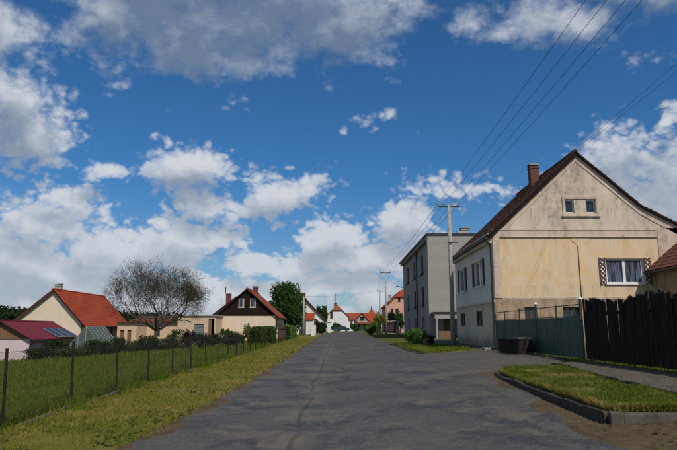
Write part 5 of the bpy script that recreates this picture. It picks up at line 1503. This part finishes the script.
# the almost bare spreading tree
def bare_tree():
    y = 60.0; x = at(151.5, 335, y).x; z = gz(x, y)
    root = thing('walnut_tree', (x, y, z), 'nearly bare spreading tree with dark branches behind the meadow', 'tree')
    top = at(155, 261, y).z; cw = 5.3
    cz = z + 4.9; crz = top - cz
    tr = MB(); br = MB(); tips = []
    rnd = random.Random(8)
    def inside(p):
        dz = (p.z-cz)/(crz if p.z > cz else 3.4)
        q = 1 + .55*(float(vnoise(p.x*1.3 + p.y, p.z*1.3 + p.y*.6, .55, 3)) - .55)
        return q*q*0 + (1/q)*(1/q)*( ((p.x-x-.35)/cw)**2 + ((p.y-y)/cw)**2 + dz**2)
    def grow(p, d, L, r, depth):
        pts = [p]; rad = [r]; n = 4 if depth < 2 else 3
        cur = p; dd = d
        for i in range(n):
            dd = (dd + Vector((rnd.gauss(0, .13), rnd.gauss(0, .13), rnd.gauss(.03, .12)))).normalized()
            cur = cur + dd*(L/n); pts.append(cur); rad.append(r*(1 - .42*(i+1)/n))
            if depth and inside(cur) > 1.0: break
        (tr if depth == 0 else br).tube(pts, rad, 7 if depth < 2 else (5 if depth < 3 else 3), False)
        end = pts[-1]; er = rad[-1]
        if depth >= 7 or (depth and inside(end) > 1.0) :
            tips.append(end); return
        if depth >= 4: tips.append(pts[1])
        m = 7 if depth == 0 else (3 if rnd.random() < .7 else 4 if depth < 4 else 2)
        base_a = rnd.uniform(0, 6.28)
        for k in range(m):
            a = base_a + k*6.283/m + rnd.uniform(-.4, .4)
            o = dd.orthogonal().normalized(); o = Matrix.Rotation(a, 3, dd) @ o
            sp = (.35, 1.5, 1.0, 1.7, .8, 1.3, 1.1)[k] if depth == 0 else rnd.uniform(.35, 1.05)
            nd = (dd + o*sp + Vector((0, 0, .04))).normalized()
            src = end if (depth == 0 or k < 2) else pts[rnd.randint(1, len(pts)-1)]
            grow(src, nd, L*rnd.uniform(.66, .92) if depth else rnd.uniform(2.0, 2.7), max(.012, er*rnd.uniform(.62, .92)), depth+1)
    grow(Vector((x, y, z-.2)), Vector((0, 0, 1)), 2.2, .3, 0)
    t = tr.build('trunk', M['bark'], root, True)
    b = br.build('branches', M['bark'], root, True)
    P = np.array([tuple(q) for q in tips])
    P = np.repeat(P, 9, 0) + rng.normal(0, .2, (len(P)*9, 3))
    P = P[rng.uniform(0, 1, len(P)) < .25 + .9*vnoise(P[:, 0] + P[:, 1], P[:, 2], .9, 4)]
    V, F = leaf_cloud(P, .042); npmesh('leaves', V, [F], M['leaf_brown'], root)
    print('bare tree', len(br.f), len(P))
bare_tree()

# dark shrubs along the far side of the meadow
sp = [(38, 49, 3.0, 1.7), (58, 48.5, 3.4, 1.9), (78, 48, 3.0, 1.5), (98, 49.5, 3.2, 1.7), (116, 52, 3.2, 2.1), (133, 54, 3.2, 2.1), (148, 53, 2.8, 1.9), (163, 55, 3.0, 2.1), (177, 56, 2.8, 2.2), (201, 58, 2.8, 2.1), (214, 59, 2.6, 2.0), (228, 60, 2.4, 1.9)]
where = ['against the maroon shed wall', 'below the solar panels of the shed', 'below the glass greenhouse gable', 'right of the glass greenhouse', 'below the right end of the orange roof', 'left of the bare tree', 'at the foot of the bare tree', 'just right of the bare tree trunk', 'in front of the peach barn', 'in front of the grey garage door', 'in front of the brown garage door', 'at the left corner of the brown gable house']
for i_, ((px, yy, w, h), wt) in enumerate(zip(sp, where)):
    shrub('shrub', 'dark green leafy shrub ' + wt, at(px, 330, yy).x, yy, w*(.85, 1.05, .8, 1.1)[i_ % 4], h*(.62, .82, .55, .9, .72)[i_ % 5], ('leaf_dark', 'leaf_dark', 'leaf_box')[i_ % 3], 2300, .075, group='dark shrubs along the meadow', nclump=22)
shrub('purple_shrub', 'dark purple leaved shrub among the green meadow shrubs', at(189, 330, 55.5).x, 55.5, 1.5, 1.9, 'leaf_purple', 1300, .09)
shrub('young_shrub', 'small bright green shrub before the cream wall, nearer the hedge', at(248.5, 330, 62).x, 62.0, 1.3, 2.4, 'leaf_bright', 500, .10, nclump=7)
shrub('young_shrub', 'small bright green shrub before the cream wall, left of centre', at(227, 330, 64).x, 64.0, 1.5, 1.9, 'leaf_mid', 700, .10, nclump=8)
shrub('low_shrub', 'low dark shrub by the fence under the cream wall', at(237, 330, 56).x, 56.0, 2.2, 1.2, 'leaf_dark', 1300, .09)
hedge('clipped_hedge', 'dark clipped hedge block by the wire fence, the nearer one', -7.2, -6.1, 48.0, 51.5, 1.5, 'leaf_box', 5000, .07, 'clipped hedge blocks')
hedge('clipped_hedge', 'clipped hedge block by the wire fence, behind the nearer one', -7.0, -5.9, 52.2, 57.0, 1.5, 'leaf_box', 5000, .08, 'clipped hedge blocks')
hedge('light_hedge', 'light green hedge beyond the dark red garden gate', -6.6, -5.3, 66, 76, 1.5, 'leaf_bright', 6000, .1)
# trees
tree('deciduous_tree', 'large round green tree behind the brown gable house', at(284.5, 330, 98).x, 98, 8.9, 3.7, 4.1, 'leaf_mid', 14000, .17, .25, 56, 'green trees on the left of the street')
tree('deciduous_tree', 'smaller dark green tree beside the left utility pole', at(293.5, 330, 97).x, 97, 6.6, 1.9, 3.2, 'leaf_mid', 5500, .15, .18, 28, 'green trees on the left of the street')
tree('poplar_tree', 'green tree tops behind the white gabled house roof', at(320, 330, 150).x, 150, 7.6, 1.2, 3.2, 'leaf_mid', 2500, .22, .15, 18)
tree('poplar_tree', 'slim green tree top further right behind the white gabled roof', at(324, 330, 155).x, 155, 7.4, .9, 3.0, 'leaf_mid', 2000, .22, .15, 14)
shrub('climber', 'dark climbing shrub on the corner of the left white house', at(317, 330, 96).x, 96, 1.7, 2.3, 'leaf_dark', 1300, .14)
shrub('climber', 'second dark climber nearer the street by the white house', at(322.5, 330, 99).x, 99, 1.8, 2.2, 'leaf_dark', 1300, .14)
shrub('round_bush', 'small green bush in front of the white hipped house', at(336.5, 330, 160).x, 160, 3.2, 2.6, 'leaf_mid', 1500, .2)
shrub('round_bush', 'round boxwood bush on the low bed near the concrete pole', at(416, 330, 41).x, 41.0, 1.7, 1.15, 'leaf_bright', 5200, .05, z=gz(5.3, 41)+.05, nclump=44)
shrub('small_bush', 'small dark bush right of the round boxwood on the bed', at(430, 330, 40).x, 40.0, .8, .7, 'leaf_dark', 900, .05)
shrub('roadside_bush', 'large round green bush beside the far road edge', at(371.5, 330, 86).x, 86.0, 2.1, 1.75, 'leaf_bright', 4200, .09, nclump=34)
shrub('roadside_bush', 'smaller green bush behind the large roadside bush', at(377, 330, 90).x, 90.0, 1.6, 1.7, 'leaf_mid', 2000, .10)
tree('laburnum', 'yellow flowering tree beside the cross arm pole', at(380, 330, 97).x, 97, 3.6, 1.1, 1.3, 'leaf_yellow', 1600, .12, .08, 14)
tree('conifer', 'dark columnar conifer left in the pink house garden', at(391, 330, 102).x, 102, 3.9, .9, 1.9, 'leaf_dark', 2600, .12, .1, 22, 'conifers before the pink house')
tree('conifer', 'dark columnar conifer next to the grey block', at(400, 330, 100).x, 100, 3.8, 1.0, 1.8, 'leaf_mid', 2600, .12, .1, 22, 'conifers before the pink house')
tree('conifer', 'dark conifer between the other two before the pink house', at(395.5, 330, 104).x, 104, 3.5, .9, 1.7, 'leaf_box', 2400, .12, .1, 22, 'conifers before the pink house')
shrub('garden_bush', 'green bush at the far end of the street before the grey gable', at(355, 330, 165).x, 165, 3.0, 2.0, 'leaf_mid', 1200, .2)
tree('spruce', 'spruce tip showing above the right roof flare of the gabled house', at(652, 222, 55).x, 55.0, at(652, 206, 55).z - gz(28, 55), 1.5, 2.4, 'leaf_dark', 3000, .12, .12, 22)

# far woods
def wood(name, label, blobs, leaf):
    PP = []
    for (px, top, Y, w) in blobs:
        p = at(px, top, Y); z0 = gz(p.x, Y); h = p.z - z0
        PP.append(clumps((p.x, Y, z0+h*.55), w, w, h*.5, 20, 1500, .4, -.6))
    V, F = leaf_cloud(np.concatenate(PP), leaf)
    return tag(npmesh(name, V, [F], M['forest']), label, 'wood', kind='stuff')
wood('wood', 'far dark green wood left of the orange roofed house', [(-45, 308, 150, 9), (-15, 307, 145, 7), (6, 305, 140, 6), (18, 308, 142, 5), (28, 313, 150, 5)], .45)
wood('wood', 'far dark wood behind the barn and bare tree', [(100, 312, 190, 9), (118, 312, 190, 9), (136, 311, 190, 9), (154, 312, 195, 9), (172, 314, 200, 9), (190, 316, 200, 9), (208, 318, 210, 9)], .55)

# ------------------------------------------------------------------ parked car far down the street
def car():
    y = 150.0; x = at(341.5, 330, y).x; z = gz(x, y) + .02
    L = 4.1; x0 = x-L/2
    root = thing('parked_car', (x, y, z), 'dark teal parked car at the far end of the street', 'car')
    prof = [(0, .35), (0, .78), (.12, .92), (.9, .98), (1.45, 1.42), (2.7, 1.45), (3.35, .98), (3.95, .88), (4.1, .7), (4.1, .35)]
    def ext(pts, ya, yb):
        m = MB(); n = len(pts); m.v = [(x0+a, ya, z+b) for a, b in pts] + [(x0+a, yb, z+b) for a, b in pts]
        m.f = [tuple(range(n)), tuple(range(2*n-1, n-1, -1))] + [(i, n+i, n+(i+1) % n, (i+1) % n) for i in range(n)]
        return m
    b = ext(prof, y-.85, y+.85).build('body', M['car_paint'], root)
    ext([(1.1, 1.0), (1.53, 1.36), (2.05, 1.38), (2.05, 1.0)], y-.865, y-.851).build('window', M['glass'], root)
    ext([(2.12, 1.0), (2.12, 1.38), (2.66, 1.38), (3.2, 1.0)], y-.865, y-.851).build('window', M['glass'], root)
    MB().slab([(x0+3.33, y-.7, z+1.02), (x0+3.33, y+.7, z+1.02), (x0+2.74, y+.65, z+1.43), (x0+2.74, y-.65, z+1.43)], .02).build('windscreen', M['glass'], root)
    for wx in (.8, 3.25):
        for wy in (y-.8, y+.8):
            t = MB().tube([(x0+wx, wy-.1, z+.31), (x0+wx, wy+.1, z+.31)], .31, 16).build('wheel', M['tyre'], root)
            MB().tube([(x0+wx, wy-.112, z+.31), (x0+wx, wy+.112, z+.31)], .19, 12).build('rim', M['rim'], t)
    for wy in (y-.8, y+.55):
        MB().box(x0+4.06, x0+4.12, wy, wy+.25, z+.68, z+.82).build('headlight', M['lamp_white'], root)
        MB().box(x0-.02, x0+.03, wy, wy+.25, z+.68, z+.85).build('tail_light', M['lamp_red'], root)
    MB().box(x0-.06, x0+4.16, y-.8, y+.8, z+.36, z+.5).build('bumper', M['tyre'], root)
car()
# white gate pillar beside the far bend
g0 = at(329.5, 333, 128); 
gp = thing('gate_pillar', (g0.x, 128, gz(g0.x, 128)), 'white gate pillar with cap at the left road bend', 'pillar')
MB().box(g0.x-.3, g0.x+.3, 127.7, 128.3, gz(g0.x, 128)-.1, gz(g0.x, 128)+2.1).build('shaft', M['white_wall'], gp)
MB().box(g0.x-.38, g0.x+.38, 127.62, 128.38, gz(g0.x, 128)+2.1, gz(g0.x, 128)+2.25).build('cap', M['concrete'], gp)
